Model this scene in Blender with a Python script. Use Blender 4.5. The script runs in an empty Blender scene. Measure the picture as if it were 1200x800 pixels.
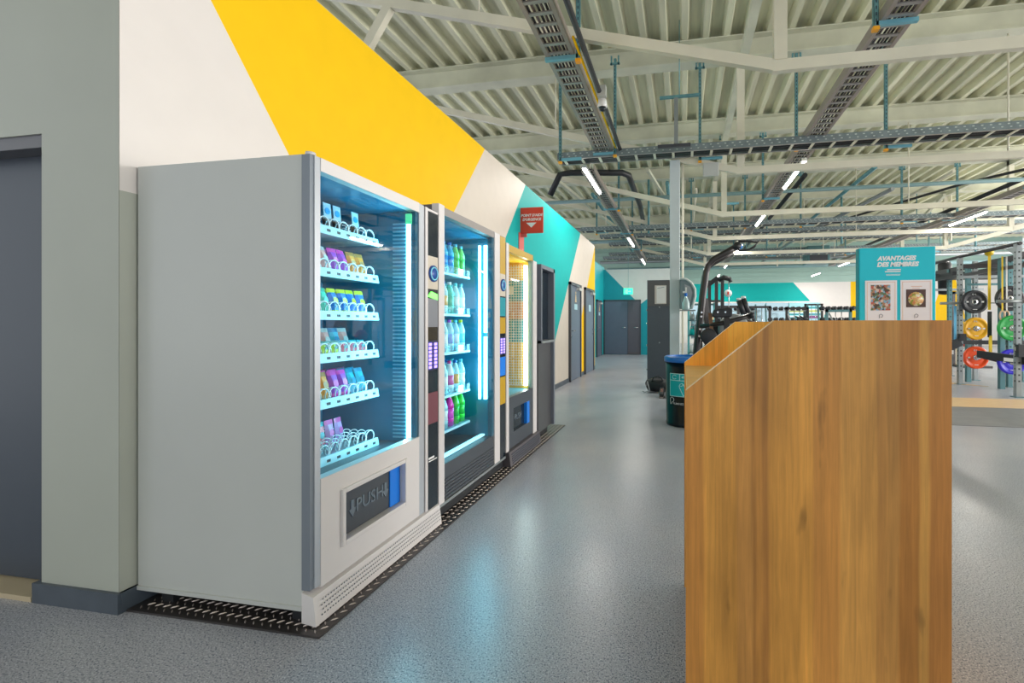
import bpy, math, random
from mathutils import Vector, Matrix, Euler
random.seed(7)
S = bpy.context.scene
COL = S.collection
PI = math.pi

# ------------------------------------------------------------------ camera
cam_d = bpy.data.cameras.new('camera')
cam = bpy.data.objects.new('camera', cam_d)
COL.objects.link(cam)
cam.location = (0, 0, 1.2)
cam.rotation_euler = (PI/2, 0, math.radians(10.52))
cam_d.sensor_width = 36
cam_d.lens = 538.5/1200*36
cam_d.shift_x = -100/1200
cam_d.shift_y = -21/1200
cam_d.clip_start = 0.05
cam_d.clip_end = 200
S.camera = cam

# ------------------------------------------------------------------ world and exposure
W = bpy.data.worlds.new('world')
S.world = W
W.use_nodes = True
wb = W.node_tree.nodes['Background']
wb.inputs[0].default_value = (0.90, 0.95, 1.0, 1)
wb.inputs[1].default_value = 0.7
S.view_settings.view_transform = 'Standard'
S.view_settings.look = 'None'
S.view_settings.exposure = 0.72
S.view_settings.gamma = 1
S.view_settings.use_curve_mapping = False

def area(name, loc, rot, sx, sy, power, color=(1, 1, 1), parent=None):
    l = bpy.data.lights.new(name, 'AREA')
    l.shape = 'RECTANGLE'
    l.size = sx
    l.size_y = sy
    l.energy = power
    l.color = color
    o = bpy.data.objects.new(name, l)
    COL.objects.link(o)
    o.location = loc
    o.rotation_euler = rot
    if parent:
        o.parent = parent
    return o
# added fill light out of view behind the camera, toned like daylight
area('rear_fill', (3.0, -7.0, 2.4), (PI/2, 0, PI), 12, 4.4, 900, (1.0, 0.98, 0.95))
# daylight through the long window side of the hall, to the right
area('side_daylight', (17.5, 9.0, 2.8), (PI/2, 0, PI/2), 26, 4.6, 2200, (1.0, 0.97, 0.93))

# ------------------------------------------------------------------ materials
MATS = {}
def mat(name, col, rough=0.5, metal=0.0, noise=0.0, nscale=6.0, bump=0.0, bscale=40.0,
        emit=None, estr=0.0, alpha=None, stretch=None, spec=0.5):
    if name in MATS:
        return MATS[name]
    m = bpy.data.materials.new(name)
    m.use_nodes = True
    nt = m.node_tree
    b = nt.nodes['Principled BSDF']
    b.inputs['Roughness'].default_value = rough
    b.inputs['Metallic'].default_value = metal
    b.inputs['Specular IOR Level'].default_value = spec
    b.inputs['Base Color'].default_value = (*col, 1)
    if emit:
        b.inputs['Emission Color'].default_value = (*emit, 1)
        b.inputs['Emission Strength'].default_value = estr
    tc = nt.nodes.new('ShaderNodeTexCoord')
    mp = nt.nodes.new('ShaderNodeMapping')
    nt.links.new(tc.outputs['Object'], mp.inputs[0])
    if stretch:
        mp.inputs['Scale'].default_value = stretch
    n = nt.nodes.new('ShaderNodeTexNoise')
    n.inputs['Scale'].default_value = nscale
    n.inputs['Detail'].default_value = 4
    nt.links.new(mp.outputs[0], n.inputs['Vector'])
    r = nt.nodes.new('ShaderNodeMapRange')
    k = noise if noise else 0.03
    r.inputs[1].default_value = 0.3
    r.inputs[2].default_value = 0.7
    r.inputs[3].default_value = 1-k
    r.inputs[4].default_value = 1+k*0.5
    nt.links.new(n.outputs[0], r.inputs[0])
    mx = nt.nodes.new('ShaderNodeVectorMath')
    mx.operation = 'SCALE'
    mx.inputs[0].default_value = col
    nt.links.new(r.outputs[0], mx.inputs['Scale'])
    nt.links.new(mx.outputs[0], b.inputs['Base Color'])
    if bump:
        n2 = nt.nodes.new('ShaderNodeTexNoise')
        n2.inputs['Scale'].default_value = bscale
        nt.links.new(mp.outputs[0], n2.inputs['Vector'])
        bp = nt.nodes.new('ShaderNodeBump')
        bp.inputs['Strength'].default_value = bump
        bp.inputs['Distance'].default_value = 0.01
        nt.links.new(n2.outputs[0], bp.inputs['Height'])
        nt.links.new(bp.outputs[0], b.inputs['Normal'])
    MATS[name] = m
    return m

def glass_mat(name, tint=(0.88, 0.97, 1.0), base=0.07, gloss=0.02):
    m = bpy.data.materials.new(name)
    m.use_nodes = True
    nt = m.node_tree
    nt.nodes.remove(nt.nodes['Principled BSDF'])
    out = nt.nodes['Material Output']
    t = nt.nodes.new('ShaderNodeBsdfTransparent')
    t.inputs[0].default_value = (*tint, 1)
    g = nt.nodes.new('ShaderNodeBsdfGlossy')
    g.inputs['Roughness'].default_value = gloss
    lw = nt.nodes.new('ShaderNodeLayerWeight')
    lw.inputs[0].default_value = 0.5
    p = nt.nodes.new('ShaderNodeMath')
    p.operation = 'POWER'
    p.inputs[1].default_value = 4.0
    nt.links.new(lw.outputs['Facing'], p.inputs[0])
    a = nt.nodes.new('ShaderNodeMath')
    a.operation = 'MULTIPLY_ADD'
    a.inputs[1].default_value = 0.8
    a.inputs[2].default_value = base
    nt.links.new(p.outputs[0], a.inputs[0])
    mx = nt.nodes.new('ShaderNodeMixShader')
    nt.links.new(a.outputs[0], mx.inputs[0])
    nt.links.new(t.outputs[0], mx.inputs[1])
    nt.links.new(g.outputs[0], mx.inputs[2])
    nt.links.new(mx.outputs[0], out.inputs[0])
    MATS[name] = m
    return m

def floor_mat():
    m = mat('rubber_floor', (0.255, 0.280, 0.325), 0.33, noise=0.0)
    nt = m.node_tree
    b = nt.nodes['Principled BSDF']
    tc = nt.nodes.new('ShaderNodeTexCoord')
    def vor(scale, lo, hi):
        v = nt.nodes.new('ShaderNodeTexNoise')
        v.inputs['Scale'].default_value = scale
        v.inputs['Detail'].default_value = 2
        nt.links.new(tc.outputs['Object'], v.inputs['Vector'])
        r = nt.nodes.new('ShaderNodeMapRange')
        r.inputs[1].default_value = lo
        r.inputs[2].default_value = hi
        nt.links.new(v.outputs[0], r.inputs[0])
        return r.outputs[0]
    def mix(fac, a, c2):
        x = nt.nodes.new('ShaderNodeMix')
        x.data_type = 'RGBA'
        nt.links.new(fac, x.inputs[0])
        if isinstance(a, tuple):
            x.inputs[6].default_value = (*a, 1)
        else:
            nt.links.new(a, x.inputs[6])
        x.inputs[7].default_value = (*c2, 1)
        return x.outputs[2]
    big = vor(0.9, 0.35, 0.65)
    c0 = mix(big, (0.355, 0.366, 0.425), (0.465, 0.462, 0.505))
    c1 = mix(vor(150, 0.52, 0.64), c0, (0.085, 0.10, 0.15))
    c2 = mix(vor(210, 0.585, 0.65), c1, (0.75, 0.76, 0.80))
    nt.links.new(c2, b.inputs['Base Color'])
    n3 = nt.nodes.new('ShaderNodeTexNoise')
    n3.inputs['Scale'].default_value = 3
    n3.inputs['Detail'].default_value = 5
    nt.links.new(tc.outputs['Object'], n3.inputs['Vector'])
    rr = nt.nodes.new('ShaderNodeMapRange')
    rr.inputs[1].default_value = 0.3
    rr.inputs[2].default_value = 0.7
    rr.inputs[3].default_value = 0.28
    rr.inputs[4].default_value = 0.33
    nt.links.new(n3.outputs[0], rr.inputs[0])
    nt.links.new(rr.outputs[0], b.inputs['Roughness'])
    return m

def wood_mat(name, bands, x0, x1, axis='X', gain=1.0):
    """laminate print of upright staves: bands = [(fraction, colour)] across the panel"""
    m = bpy.data.materials.new(name)
    m.use_nodes = True
    nt = m.node_tree
    b = nt.nodes['Principled BSDF']
    b.inputs['Roughness'].default_value = 0.42
    tc = nt.nodes.new('ShaderNodeTexCoord')
    sp = nt.nodes.new('ShaderNodeSeparateXYZ')
    nt.links.new(tc.outputs['Object'], sp.inputs[0])
    # slightly wavy stave coordinate
    wn = nt.nodes.new('ShaderNodeTexNoise')
    wn.inputs['Scale'].default_value = 2.2
    nt.links.new(tc.outputs['Object'], wn.inputs['Vector'])
    ws = nt.nodes.new('ShaderNodeMapRange')
    ws.inputs[3].default_value = -0.008
    ws.inputs[4].default_value = 0.008
    nt.links.new(wn.outputs[0], ws.inputs[0])
    ad = nt.nodes.new('ShaderNodeMath')
    nt.links.new(sp.outputs[axis], ad.inputs[0])
    nt.links.new(ws.outputs[0], ad.inputs[1])
    mr = nt.nodes.new('ShaderNodeMapRange')
    mr.inputs[1].default_value = x0
    mr.inputs[2].default_value = x1
    nt.links.new(ad.outputs[0], mr.inputs[0])
    cr = nt.nodes.new('ShaderNodeValToRGB')
    cr.color_ramp.interpolation = 'LINEAR'
    el = cr.color_ramp.elements
    pts = []
    for i, (f, c) in enumerate(bands):
        e = bands[i+1][0] if i+1 < len(bands) else 1.0
        pts.append((f+0.004, c))
        pts.append((e-0.004, c))
    pts = pts[:32]
    while len(el) > 1:
        el.remove(el[-1])
    el[0].position = pts[0][0]
    el[0].color = (*[gain*v for v in pts[0][1]], 1)
    for p, c in pts[1:]:
        e = el.new(p)
        e.color = (*[gain*v for v in c], 1)
    nt.links.new(mr.outputs[0], cr.inputs[0])
    # long grain
    mp = nt.nodes.new('ShaderNodeMapping')
    mp.inputs['Scale'].default_value = (60, 60, 2.0)
    nt.links.new(tc.outputs['Object'], mp.inputs[0])
    g = nt.nodes.new('ShaderNodeTexNoise')
    g.inputs['Scale'].default_value = 1.6
    g.inputs['Detail'].default_value = 8
    g.inputs['Roughness'].default_value = 0.65
    g.inputs['Distortion'].default_value = 0.6
    nt.links.new(mp.outputs[0], g.inputs['Vector'])
    gr = nt.nodes.new('ShaderNodeMapRange')
    gr.inputs[1].default_value = 0.3
    gr.inputs[2].default_value = 0.7
    gr.inputs[3].default_value = 0.78
    gr.inputs[4].default_value = 1.12
    nt.links.new(g.outputs[0], gr.inputs[0])
    # broad clouds and dark flecks
    mp2 = nt.nodes.new('ShaderNodeMapping')
    mp2.inputs['Scale'].default_value = (7, 7, 2.2)
    nt.links.new(tc.outputs['Object'], mp2.inputs[0])
    g2 = nt.nodes.new('ShaderNodeTexNoise')
    g2.inputs['Scale'].default_value = 1.0
    g2.inputs['Detail'].default_value = 5
    nt.links.new(mp2.outputs[0], g2.inputs['Vector'])
    g2r = nt.nodes.new('ShaderNodeMapRange')
    g2r.inputs[1].default_value = 0.3
    g2r.inputs[2].default_value = 0.72
    g2r.inputs[3].default_value = 0.72
    g2r.inputs[4].default_value = 1.2
    nt.links.new(g2.outputs[0], g2r.inputs[0])
    mp3 = nt.nodes.new('ShaderNodeMapping')
    mp3.inputs['Scale'].default_value = (16, 16, 4.5)
    mp3.inputs['Rotation'].default_value = (0, 0.12, 0)
    nt.links.new(tc.outputs['Object'], mp3.inputs[0])
    g3 = nt.nodes.new('ShaderNodeTexNoise')
    g3.inputs['Scale'].default_value = 1.0
    g3.inputs['Detail'].default_value = 3
    nt.links.new(mp3.outputs[0], g3.inputs['Vector'])
    g3r = nt.nodes.new('ShaderNodeMapRange')
    g3r.inputs[1].default_value = 0.66
    g3r.inputs[2].default_value = 0.78
    g3r.inputs[3].default_value = 1.0
    g3r.inputs[4].default_value = 0.45
    nt.links.new(g3.outputs[0], g3r.inputs[0])
    m1 = nt.nodes.new('ShaderNodeMath'); m1.operation = 'MULTIPLY'
    m2 = nt.nodes.new('ShaderNodeMath'); m2.operation = 'MULTIPLY'
    nt.links.new(gr.outputs[0], m1.inputs[0]); nt.links.new(g2r.outputs[0], m1.inputs[1])
    nt.links.new(m1.outputs[0], m2.inputs[0]); nt.links.new(g3r.outputs[0], m2.inputs[1])
    sc = nt.nodes.new('ShaderNodeVectorMath'); sc.operation = 'SCALE'
    nt.links.new(cr.outputs[0], sc.inputs[0]); nt.links.new(m2.outputs[0], sc.inputs['Scale'])
    nt.links.new(sc.outputs[0], b.inputs['Base Color'])
    MATS[name] = m
    return m

def collage_mat(name, cols, scale):
    m = bpy.data.materials.new(name)
    m.use_nodes = True
    nt = m.node_tree
    b = nt.nodes['Principled BSDF']
    tc = nt.nodes.new('ShaderNodeTexCoord')
    v = nt.nodes.new('ShaderNodeTexVoronoi')
    v.inputs['Scale'].default_value = scale
    nt.links.new(tc.outputs['Object'], v.inputs['Vector'])
    sp = nt.nodes.new('ShaderNodeSeparateColor')
    nt.links.new(v.outputs['Color'], sp.inputs[0])
    cr = nt.nodes.new('ShaderNodeValToRGB')
    cr.color_ramp.interpolation = 'CONSTANT'
    el = cr.color_ramp.elements
    el[0].color = (*cols[0], 1)
    el[1].position = 1/len(cols)
    el[1].color = (*cols[1], 1)
    for i, c in enumerate(cols[2:]):
        e = el.new((i+2)/len(cols))
        e.color = (*c, 1)
    nt.links.new(sp.outputs[0], cr.inputs[0])
    nt.links.new(cr.outputs[0], b.inputs['Base Color'])
    b.inputs['Roughness'].default_value = 0.4
    MATS[name] = m
    return m

YEL = mat('yellow_paint', (0.95, 0.57, 0.0), 0.6, noise=0.03, spec=0.25)
TEAL = mat('teal_paint', (0.0, 0.42, 0.40), 0.6, noise=0.03, spec=0.25)
DTEAL = mat('blue_teal_paint', (0.0, 0.30, 0.37), 0.45, noise=0.03)
WHT = mat('white_paint', (0.78, 0.73, 0.70), 0.5, noise=0.02)
CRM = mat('cream_paint', (0.70, 0.62, 0.53), 0.5, noise=0.03)
GRN = mat('grey_green_paint', (0.46, 0.48, 0.42), 0.5, noise=0.06, nscale=1.2)
SKIRT = mat('slate_skirting', (0.075, 0.095, 0.12), 0.4, noise=0.15, nscale=9)
DOOR = mat('slate_door', (0.105, 0.135, 0.19), 0.38, noise=0.04)
FRAME = mat('dark_frame', (0.055, 0.060, 0.075), 0.4)
FLOOR = floor_mat()
DECK = mat('roof_deck', (0.76, 0.75, 0.56), 0.42, noise=0.25, nscale=1.1, stretch=(6, 0.5, 1))
BEAM = mat('beam_paint', (0.68, 0.68, 0.54), 0.5, noise=0.18, nscale=1.5)
TRUSS = mat('truss_paint', (0.78, 0.74, 0.60), 0.45, noise=0.10, nscale=2)
CLAD = mat('mint_cladding', (0.42, 0.60, 0.54), 0.5, noise=0.1, stretch=(0.3, 1, 6))
GALV = mat('galvanised', (0.42, 0.40, 0.39), 0.4, 0.5, noise=0.15, nscale=8)
GALVT = mat('galvanised_teal', (0.16, 0.36, 0.40), 0.42, 0.4, noise=0.2, nscale=12)
GALVD = mat('tray_rail', (0.22, 0.27, 0.29), 0.42, 0.4, noise=0.2, nscale=8)
ORG = mat('orange_cap', (0.95, 0.42, 0.02), 0.4)
BLK = mat('black_plastic', (0.018, 0.020, 0.024), 0.4)
BLKG = mat('black_gloss', (0.012, 0.020, 0.030), 0.12)
CABLE = mat('cable_sheath', (0.16, 0.13, 0.14), 0.5)
CABLEB = mat('black_cable', (0.03, 0.03, 0.035), 0.5)
LAMP = mat('lamp_diffuser', (0.95, 0.93, 0.90), 0.4, emit=(1.0, 0.94, 0.88), estr=14)
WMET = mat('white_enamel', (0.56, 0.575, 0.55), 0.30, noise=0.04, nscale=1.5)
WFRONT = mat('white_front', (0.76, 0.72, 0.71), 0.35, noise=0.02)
ALU = mat('aluminium_strip', (0.52, 0.55, 0.60), 0.35, 0.35)
ALUD = mat('grey_strip', (0.22, 0.25, 0.29), 0.4, 0.2)
ALUW = mat('pale_strip', (0.72, 0.68, 0.68), 0.35, 0.1)
CAB2 = mat('dark_cabinet', (0.10, 0.09, 0.10), 0.4)
PANEL2 = mat('anthracite_panel', (0.060, 0.070, 0.085), 0.35, noise=0.05)
INNER = mat('cabinet_liner', (0.01, 0.20, 0.34), 0.3)
SIDEL = mat('liner_side', (0.015, 0.26, 0.40), 0.3)
LOUV = mat('louvre_pale', (0.25, 0.62, 0.75), 0.35)
SHELF = mat('shelf_steel', (0.42, 0.52, 0.55), 0.3, 0.5)
TAG = mat('price_rail', (0.50, 0.82, 0.90), 0.4)
INK = mat('ink', (0.03, 0.05, 0.08), 0.5)
COIL = mat('coil_wire', (0.80, 0.92, 0.95), 0.3, 0.2)
LEDC = mat('cyan_led', (0.8, 0.95, 1.0), 0.4, emit=(0.35, 0.88, 1.0), estr=4)
LEDW = mat('white_led', (0.9, 1.0, 1.0), 0.4, emit=(0.80, 1.0, 0.95), estr=6)
GLS = glass_mat('display_glass')
BLUE = mat('blue_flap', (0.01, 0.22, 0.85), 0.3)
BEIGE = mat('beige_plate', (0.62, 0.55, 0.45), 0.4)
GLOWG = mat('green_indicator', (0.1, 0.8, 0.1), 0.4, emit=(0.15, 1.0, 0.1), estr=1.6)
GLOWP = mat('violet_keys', (0.2, 0.15, 0.6), 0.4, emit=(0.30, 0.22, 1.0), estr=1.6)
REDM = mat('red_metal', (0.72, 0.05, 0.02), 0.4)
WPRINT = mat('white_print', (0.85, 0.85, 0.85), 0.5)
CHROME = mat('chrome', (0.7, 0.7, 0.72), 0.2, 0.9)
PLATE = mat('tread_plate', (0.10, 0.09, 0.09), 0.38, 0.7)
TREAD = mat('tread_bars', (0.60, 0.52, 0.48), 0.4, 0.6)
MIRR = mat('mirror', (0.55, 0.72, 0.76), 0.06, 0.95)
STEELG = mat('rack_steel', (0.30, 0.33, 0.34), 0.4, 0.4, noise=0.1)
STEELT = mat('rack_steel_teal', (0.10, 0.22, 0.24), 0.4, 0.4)
RUB = mat('black_rubber', (0.022, 0.024, 0.030), 0.45)

# ------------------------------------------------------------------ mesh builder
class MB:
    def __init__(self):
        self.v = []; self.f = []; self.m = []; self.s = []; self.mi = 0
    def quad(self, pts, smooth=False):
        n = len(self.v)
        self.v += [tuple(p) for p in pts]
        self.f.append(tuple(range(n, n+len(pts)))); self.m.append(self.mi); self.s.append(smooth)
        return self
    def box(self, x0, x1, y0, y1, z0, z1):
        if x0 > x1: x0, x1 = x1, x0
        if y0 > y1: y0, y1 = y1, y0
        if z0 > z1: z0, z1 = z1, z0
        n = len(self.v)
        self.v += [(x0, y0, z0), (x1, y0, z0), (x1, y1, z0), (x0, y1, z0), (x0, y0, z1), (x1, y0, z1), (x1, y1, z1), (x0, y1, z1)]
        for q in ((0, 3, 2, 1), (4, 5, 6, 7), (0, 1, 5, 4), (1, 2, 6, 5), (2, 3, 7, 6), (3, 0, 4, 7)):
            self.f.append(tuple(n+i for i in q)); self.m.append(self.mi); self.s.append(False)
        return self
    def bar(self, a, b, w, h, up=(0, 0, 1)):
        """rectangular bar between two points"""
        a = Vector(a); b = Vector(b); d = (b-a).normalized(); u = Vector(up)
        if abs(d.dot(u)) > 0.99: u = Vector((0, 1, 0))
        r = d.cross(u).normalized(); u = r.cross(d).normalized()
        n = len(self.v)
        for p in (a, b):
            for sx, sy in ((-1, -1), (1, -1), (1, 1), (-1, 1)):
                self.v.append(tuple(p + r*(sx*w/2) + u*(sy*h/2)))
        for q in ((0, 1, 2, 3), (7, 6, 5, 4), (0, 4, 5, 1), (1, 5, 6, 2), (2, 6, 7, 3), (3, 7, 4, 0)):
            self.f.append(tuple(n+i for i in q)); self.m.append(self.mi); self.s.append(False)
        return self
    def tube(self, pts, r, k=8, closed=False, cap=True):
        pts = [Vector(p) for p in pts]
        rr = r if isinstance(r, (list, tuple)) else [r]*len(pts)
        n = len(self.v); L = len(pts); prev = None
        for i, p in enumerate(pts):
            if closed: d = pts[(i+1) % L]-pts[i-1]
            else: d = pts[min(i+1, L-1)]-pts[max(i-1, 0)]
            d.normalize()
            if prev is None:
                u = Vector((0, 0, 1)) if abs(d.z) < 0.9 else Vector((1, 0, 0))
                a = d.cross(u).normalized()
            else:
                a = (prev - d*prev.dot(d)).normalized()
            prev = a; b = d.cross(a)
            for j in range(k):
                t = 2*PI*j/k
                self.v.append(tuple(p + a*(rr[i]*math.cos(t)) + b*(rr[i]*math.sin(t))))
        for i in range(L if closed else L-1):
            for j in range(k):
                p0 = n+i*k+j; p1 = n+i*k+(j+1) % k
                q0 = n+((i+1) % L)*k+j; q1 = n+((i+1) % L)*k+(j+1) % k
                self.f.append((p0, q0, q1, p1)); self.m.append(self.mi); self.s.append(True)
        if not closed and cap:
            self.f.append(tuple(n+j for j in range(k))); self.m.append(self.mi); self.s.append(False)
            self.f.append(tuple(n+(L-1)*k+j for j in reversed(range(k)))); self.m.append(self.mi); self.s.append(False)
        return self
    def lathe(self, c, prof, axis='Z', k=20, smooth=True):
        """prof = [(radius, height)] around an axis through c"""
        n = len(self.v)
        for r, h in prof:
            for j in range(k):
                t = 2*PI*j/k; a = r*math.cos(t); b = r*math.sin(t)
                if axis == 'Z': p = (c[0]+a, c[1]+b, c[2]+h)
                elif axis == 'Y': p = (c[0]+a, c[1]+h, c[2]-b)
                else: p = (c[0]+h, c[1]+a, c[2]+b)
                self.v.append(p)
        L = len(prof)
        for i in range(L-1):
            for j in range(k):
                self.f.append((n+i*k+j, n+i*k+(j+1) % k, n+(i+1)*k+(j+1) % k, n+(i+1)*k+j)); self.m.append(self.mi); self.s.append(smooth)
        if prof[0][0] > 1e-5:
            self.f.append(tuple(n+j for j in reversed(range(k)))); self.m.append(self.mi); self.s.append(False)
        if prof[-1][0] > 1e-5:
            self.f.append(tuple(n+(L-1)*k+j for j in range(k))); self.m.append(self.mi); self.s.append(False)
        return self
    def prism(self, poly, axis, a, b):
        """poly in the two other axes (cyclic order x,y / x,z / y,z), extruded from a to b"""
        def P(u, v, w):
            return {'X': (w, u, v), 'Y': (u, w, v), 'Z': (u, v, w)}[axis]
        n = len(self.v); L = len(poly)
        for w in (a, b):
            for u, v in poly: self.v.append(P(u, v, w))
        self.f.append(tuple(n+i for i in range(L))); self.f.append(tuple(n+L+i for i in reversed(range(L))))
        self.m += [self.mi]*2; self.s += [False]*2
        for i in range(L):
            j = (i+1) % L
            self.f.append((n+i, n+L+i, n+L+j, n+j)); self.m.append(self.mi); self.s.append(False)
        return self
    def use(self, i):
        self.mi = i
        return self
    def mesh(self, name, mats, off=(0, 0, 0), fix=True):
        me = bpy.data.meshes.new(name)
        me.from_pydata([(x-off[0], y-off[1], z-off[2]) for x, y, z in self.v], [], self.f)
        for mm in (mats if isinstance(mats, (list, tuple)) else [mats]): me.materials.append(mm)
        me.polygons.foreach_set('material_index', self.m)
        me.polygons.foreach_set('use_smooth', self.s)
        if fix:
            import bmesh
            b = bmesh.new(); b.from_mesh(me); bmesh.ops.recalc_face_normals(b, faces=b.faces); b.to_mesh(me); b.free()
        me.update()
        return me
    def center(self):
        xs, ys, zs = zip(*self.v)
        return ((min(xs)+max(xs))/2, (min(ys)+max(ys))/2, min(zs))

def tag(o, label=None, cat=None, group=None, kind=None):
    if label: o['label'] = label
    if cat: o['category'] = cat
    if group: o['group'] = group
    if kind: o['kind'] = kind
    return o
def thing(name, loc, label, cat, group=None):
    o = bpy.data.objects.new(name, None); COL.objects.link(o); o.location = loc
    o.empty_display_size = 0.05
    return tag(o, label, cat, group)
def wloc(o):
    p = Vector(o.location)
    while o.parent: o = o.parent; p += Vector(o.location)
    return p
def part(name, mb, mats, parent, label=None, kind=None, bevel=0, fix=True):
    """mesh given in world coordinates, linked as child"""
    me = mb.mesh(name, mats, wloc(parent), fix)
    o = bpy.data.objects.new(name, me); COL.objects.link(o); o.parent = parent
    if bevel:
        md = o.modifiers.new('bevel', 'BEVEL'); md.width = bevel; md.segments = 2; md.limit_method = 'ANGLE'
    return tag(o, label, kind=kind)
def inst(src, name, parent, wpos, rot=None):
    """another object sharing src's mesh, placed at a world position"""
    o = bpy.data.objects.new(name, src if isinstance(src, bpy.types.Mesh) else src.data); COL.objects.link(o)
    o.parent = parent
    o.location = Vector(wpos) - (wloc(parent) if parent else Vector((0, 0, 0)))
    if rot: o.rotation_euler = rot
    return o
def single(name, mb, mats, label, cat, group=None, bevel=0, kind=None):
    c = mb.center()
    o = bpy.data.objects.new(name, mb.mesh(name, mats, c)); COL.objects.link(o); o.location = c
    if bevel:
        md = o.modifiers.new('bevel', 'BEVEL'); md.width = bevel; md.segments = 2; md.limit_method = 'ANGLE'
    return tag(o, label, cat, group, kind)
def struct(name, mb, mats, parent=None, fix=True):
    c = (0, 0, 0)
    o = bpy.data.objects.new(name, mb.mesh(name, mats, c, fix)); COL.objects.link(o)
    o['kind'] = 'structure'
    return o
def copy_tree(o, loc, label=None, parent=None):
    c = o.copy(); COL.objects.link(c)
    if parent: c.parent = parent
    if loc is not None: c.location = loc
    if label: c['label'] = label
    for ch in o.children: copy_tree(ch, None, None, c)
    return c
def text(name, s, size, pos, parent, m, facing='-Y', shear=0.0, bold=0.0, align='CENTER', depth=0.0008):
    cu = bpy.data.curves.new(name, 'FONT')
    cu.body = s; cu.size = size; cu.shear = shear; cu.offset = bold; cu.extrude = depth
    cu.align_x = align; cu.align_y = 'CENTER'; cu.resolution_u = 3
    tmp = bpy.data.objects.new(name, cu)
    me = bpy.data.meshes.new_from_object(tmp)
    bpy.data.objects.remove(tmp); bpy.data.curves.remove(cu)
    me.materials.clear(); me.materials.append(m)
    o = bpy.data.objects.new(name, me); COL.objects.link(o); o.parent = parent
    rot = {'-Y': (PI/2, 0, 0), '+X': (PI/2, 0, PI/2)}[facing]
    o.rotation_euler = rot
    o.location = Vector(pos)-wloc(parent)
    return o
ORD = ['zeroth', 'first', 'second', 'third', 'fourth', 'fifth', 'sixth', 'seventh', 'eighth', 'ninth', 'tenth']

# ------------------------------------------------------------------ the setting
XW = -2.297
struct('floor', MB().box(-9, 18, -8, 30, -0.1, 0), FLOOR)
# left wall with its painted fields, cut along the paint boundaries
TOP = 3.26
def wall_field(mb, mi, lo, hi, z0, z1):
    """field between two slanted boundaries lo(z), hi(z)"""
    mb.use(mi).quad([(XW, lo(z0), z0), (XW, hi(z0), z0), (XW, hi(z1), z1), (XW, lo(z1), z1)])
wl = MB()
zb = 1.754
def line(p, q):
    return lambda z: p[0]+(q[0]-p[0])*(z-p[1])/(q[1]-p[1])
Y0 = lambda z: 1.512
B1 = line((1.887, 2.801), (2.337, 2.214)); B2 = line((5.065, 3.225), (4.402, 2.408)); B3 = line((6.528, 3.27), (5.755, 2.351))
B4 = line((10.255, 3.26), (7.33, 0.0)); B5 = line((12.0, 3.24), (9.21, 0.0)); YE = lambda z: 12.0
B1c = lambda z: max(B1(z), 1.512)
wall_field(wl, 0, Y0, B1c, zb, TOP)
wall_field(wl, 1, B1c, B2, zb, TOP)
wall_field(wl, 2, B2, B3, zb, TOP)
wall_field(wl, 3, Y0, B3, 0.0, zb)
wl.v[-4:] = [(XW, 1.512, 0), (XW, 5.25, 0), (XW, B3(zb), zb), (XW, 1.512, zb)]
wl.use(4).quad([(XW, 5.25, 0), (XW, B4(0), 0), (XW, B4(zb), zb), (XW, B3(zb), zb)])
wall_field(wl, 4, B3, B4, zb, TOP)
wall_field(wl, 2, B4, lambda z: min(B5(z), 12), 0, TOP)
wall_field(wl, 1, lambda z: min(B5(z), 12), YE, 0, TOP)
wl.use(5).box(XW-0.18, XW-0.002, 1.752, 12.0, 0, TOP)
struct('wall_left', wl, [WHT, YEL, CRM, GRN, TEAL, WHT], fix=False)
# wall facing the camera at far left, with the door opening
wf = MB().box(-2.72, XW-0.003, 1.512, 1.75, 0, 3.26).box(-6, -2.72, 1.512, 1.75, 2.02, 3.26)
struct('wall_front', wf, GRN)
struct('baseboard_front', MB().box(-2.75, XW+0.012, 1.498, 1.75, 0, 0.085), SKIRT)
bb = MB().box(XW, XW+0.014, 1.51, 10.0-0.86, 0, 0.085).box(XW, XW+0.014, 10.16, 10.62, 0, 0.085).box(XW, XW+0.014, 11.7, 12.0, 0, 0.085)
struct('baseboard_left', bb, SKIRT)
d1 = struct('door_1', MB().box(-3.75, -2.74, 1.60, 1.65, 0.03, 1.965), mat('charcoal_door', (0.05, 0.065, 0.09), 0.4))
struct('trim_1', MB().box(-3.8, -2.72, 1.52, 1.74, 1.965, 2.02).box(-2.745, -2.72, 1.56, 1.74, 0.09, 1.965), mat('grey_lintel', (0.13, 0.13, 0.145), 0.4))
struct('trim_2', MB().box(-3.8, -2.76, 1.50, 1.72, 0.0, 0.022), mat('oak_threshold', (0.55, 0.45, 0.30), 0.5))
struct('wall_closet', MB().box(-6, -3.8, 1.512, 1.75, 0, 2.02), GRN)
# recessed continuation and end of the corridor
struct('wall_recess', MB().box(-3.24, -3.04, 12.0, 17.9, 0, 3.4), mat('bright_teal_paint', (0.0, 0.38, 0.42), 0.45))
struct('wall_return', MB().box(-3.04, -2.48, 11.85, 11.99, 0, TOP), TEAL)
we = MB()
ye = 17.71
we.use(1).box(-3.24, -0.35, ye+0.002, ye+0.18, 0, 3.3)
we.use(0).quad([(-3.04, ye, 0), (-0.35, ye, 0), (-0.35, ye, 2.9), (-1.62, ye, 1.93), (-2.97, ye, 3.3), (-3.04, ye, 3.3)])
struct('wall_end', we, [DTEAL, mat('pale_grey_paint', (0.66, 0.68, 0.66), 0.5)], fix=False)
struct('wall_side', MB().box(-0.35, -0.17, ye, 28.5, 0, 3.3), CLAD)
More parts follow.
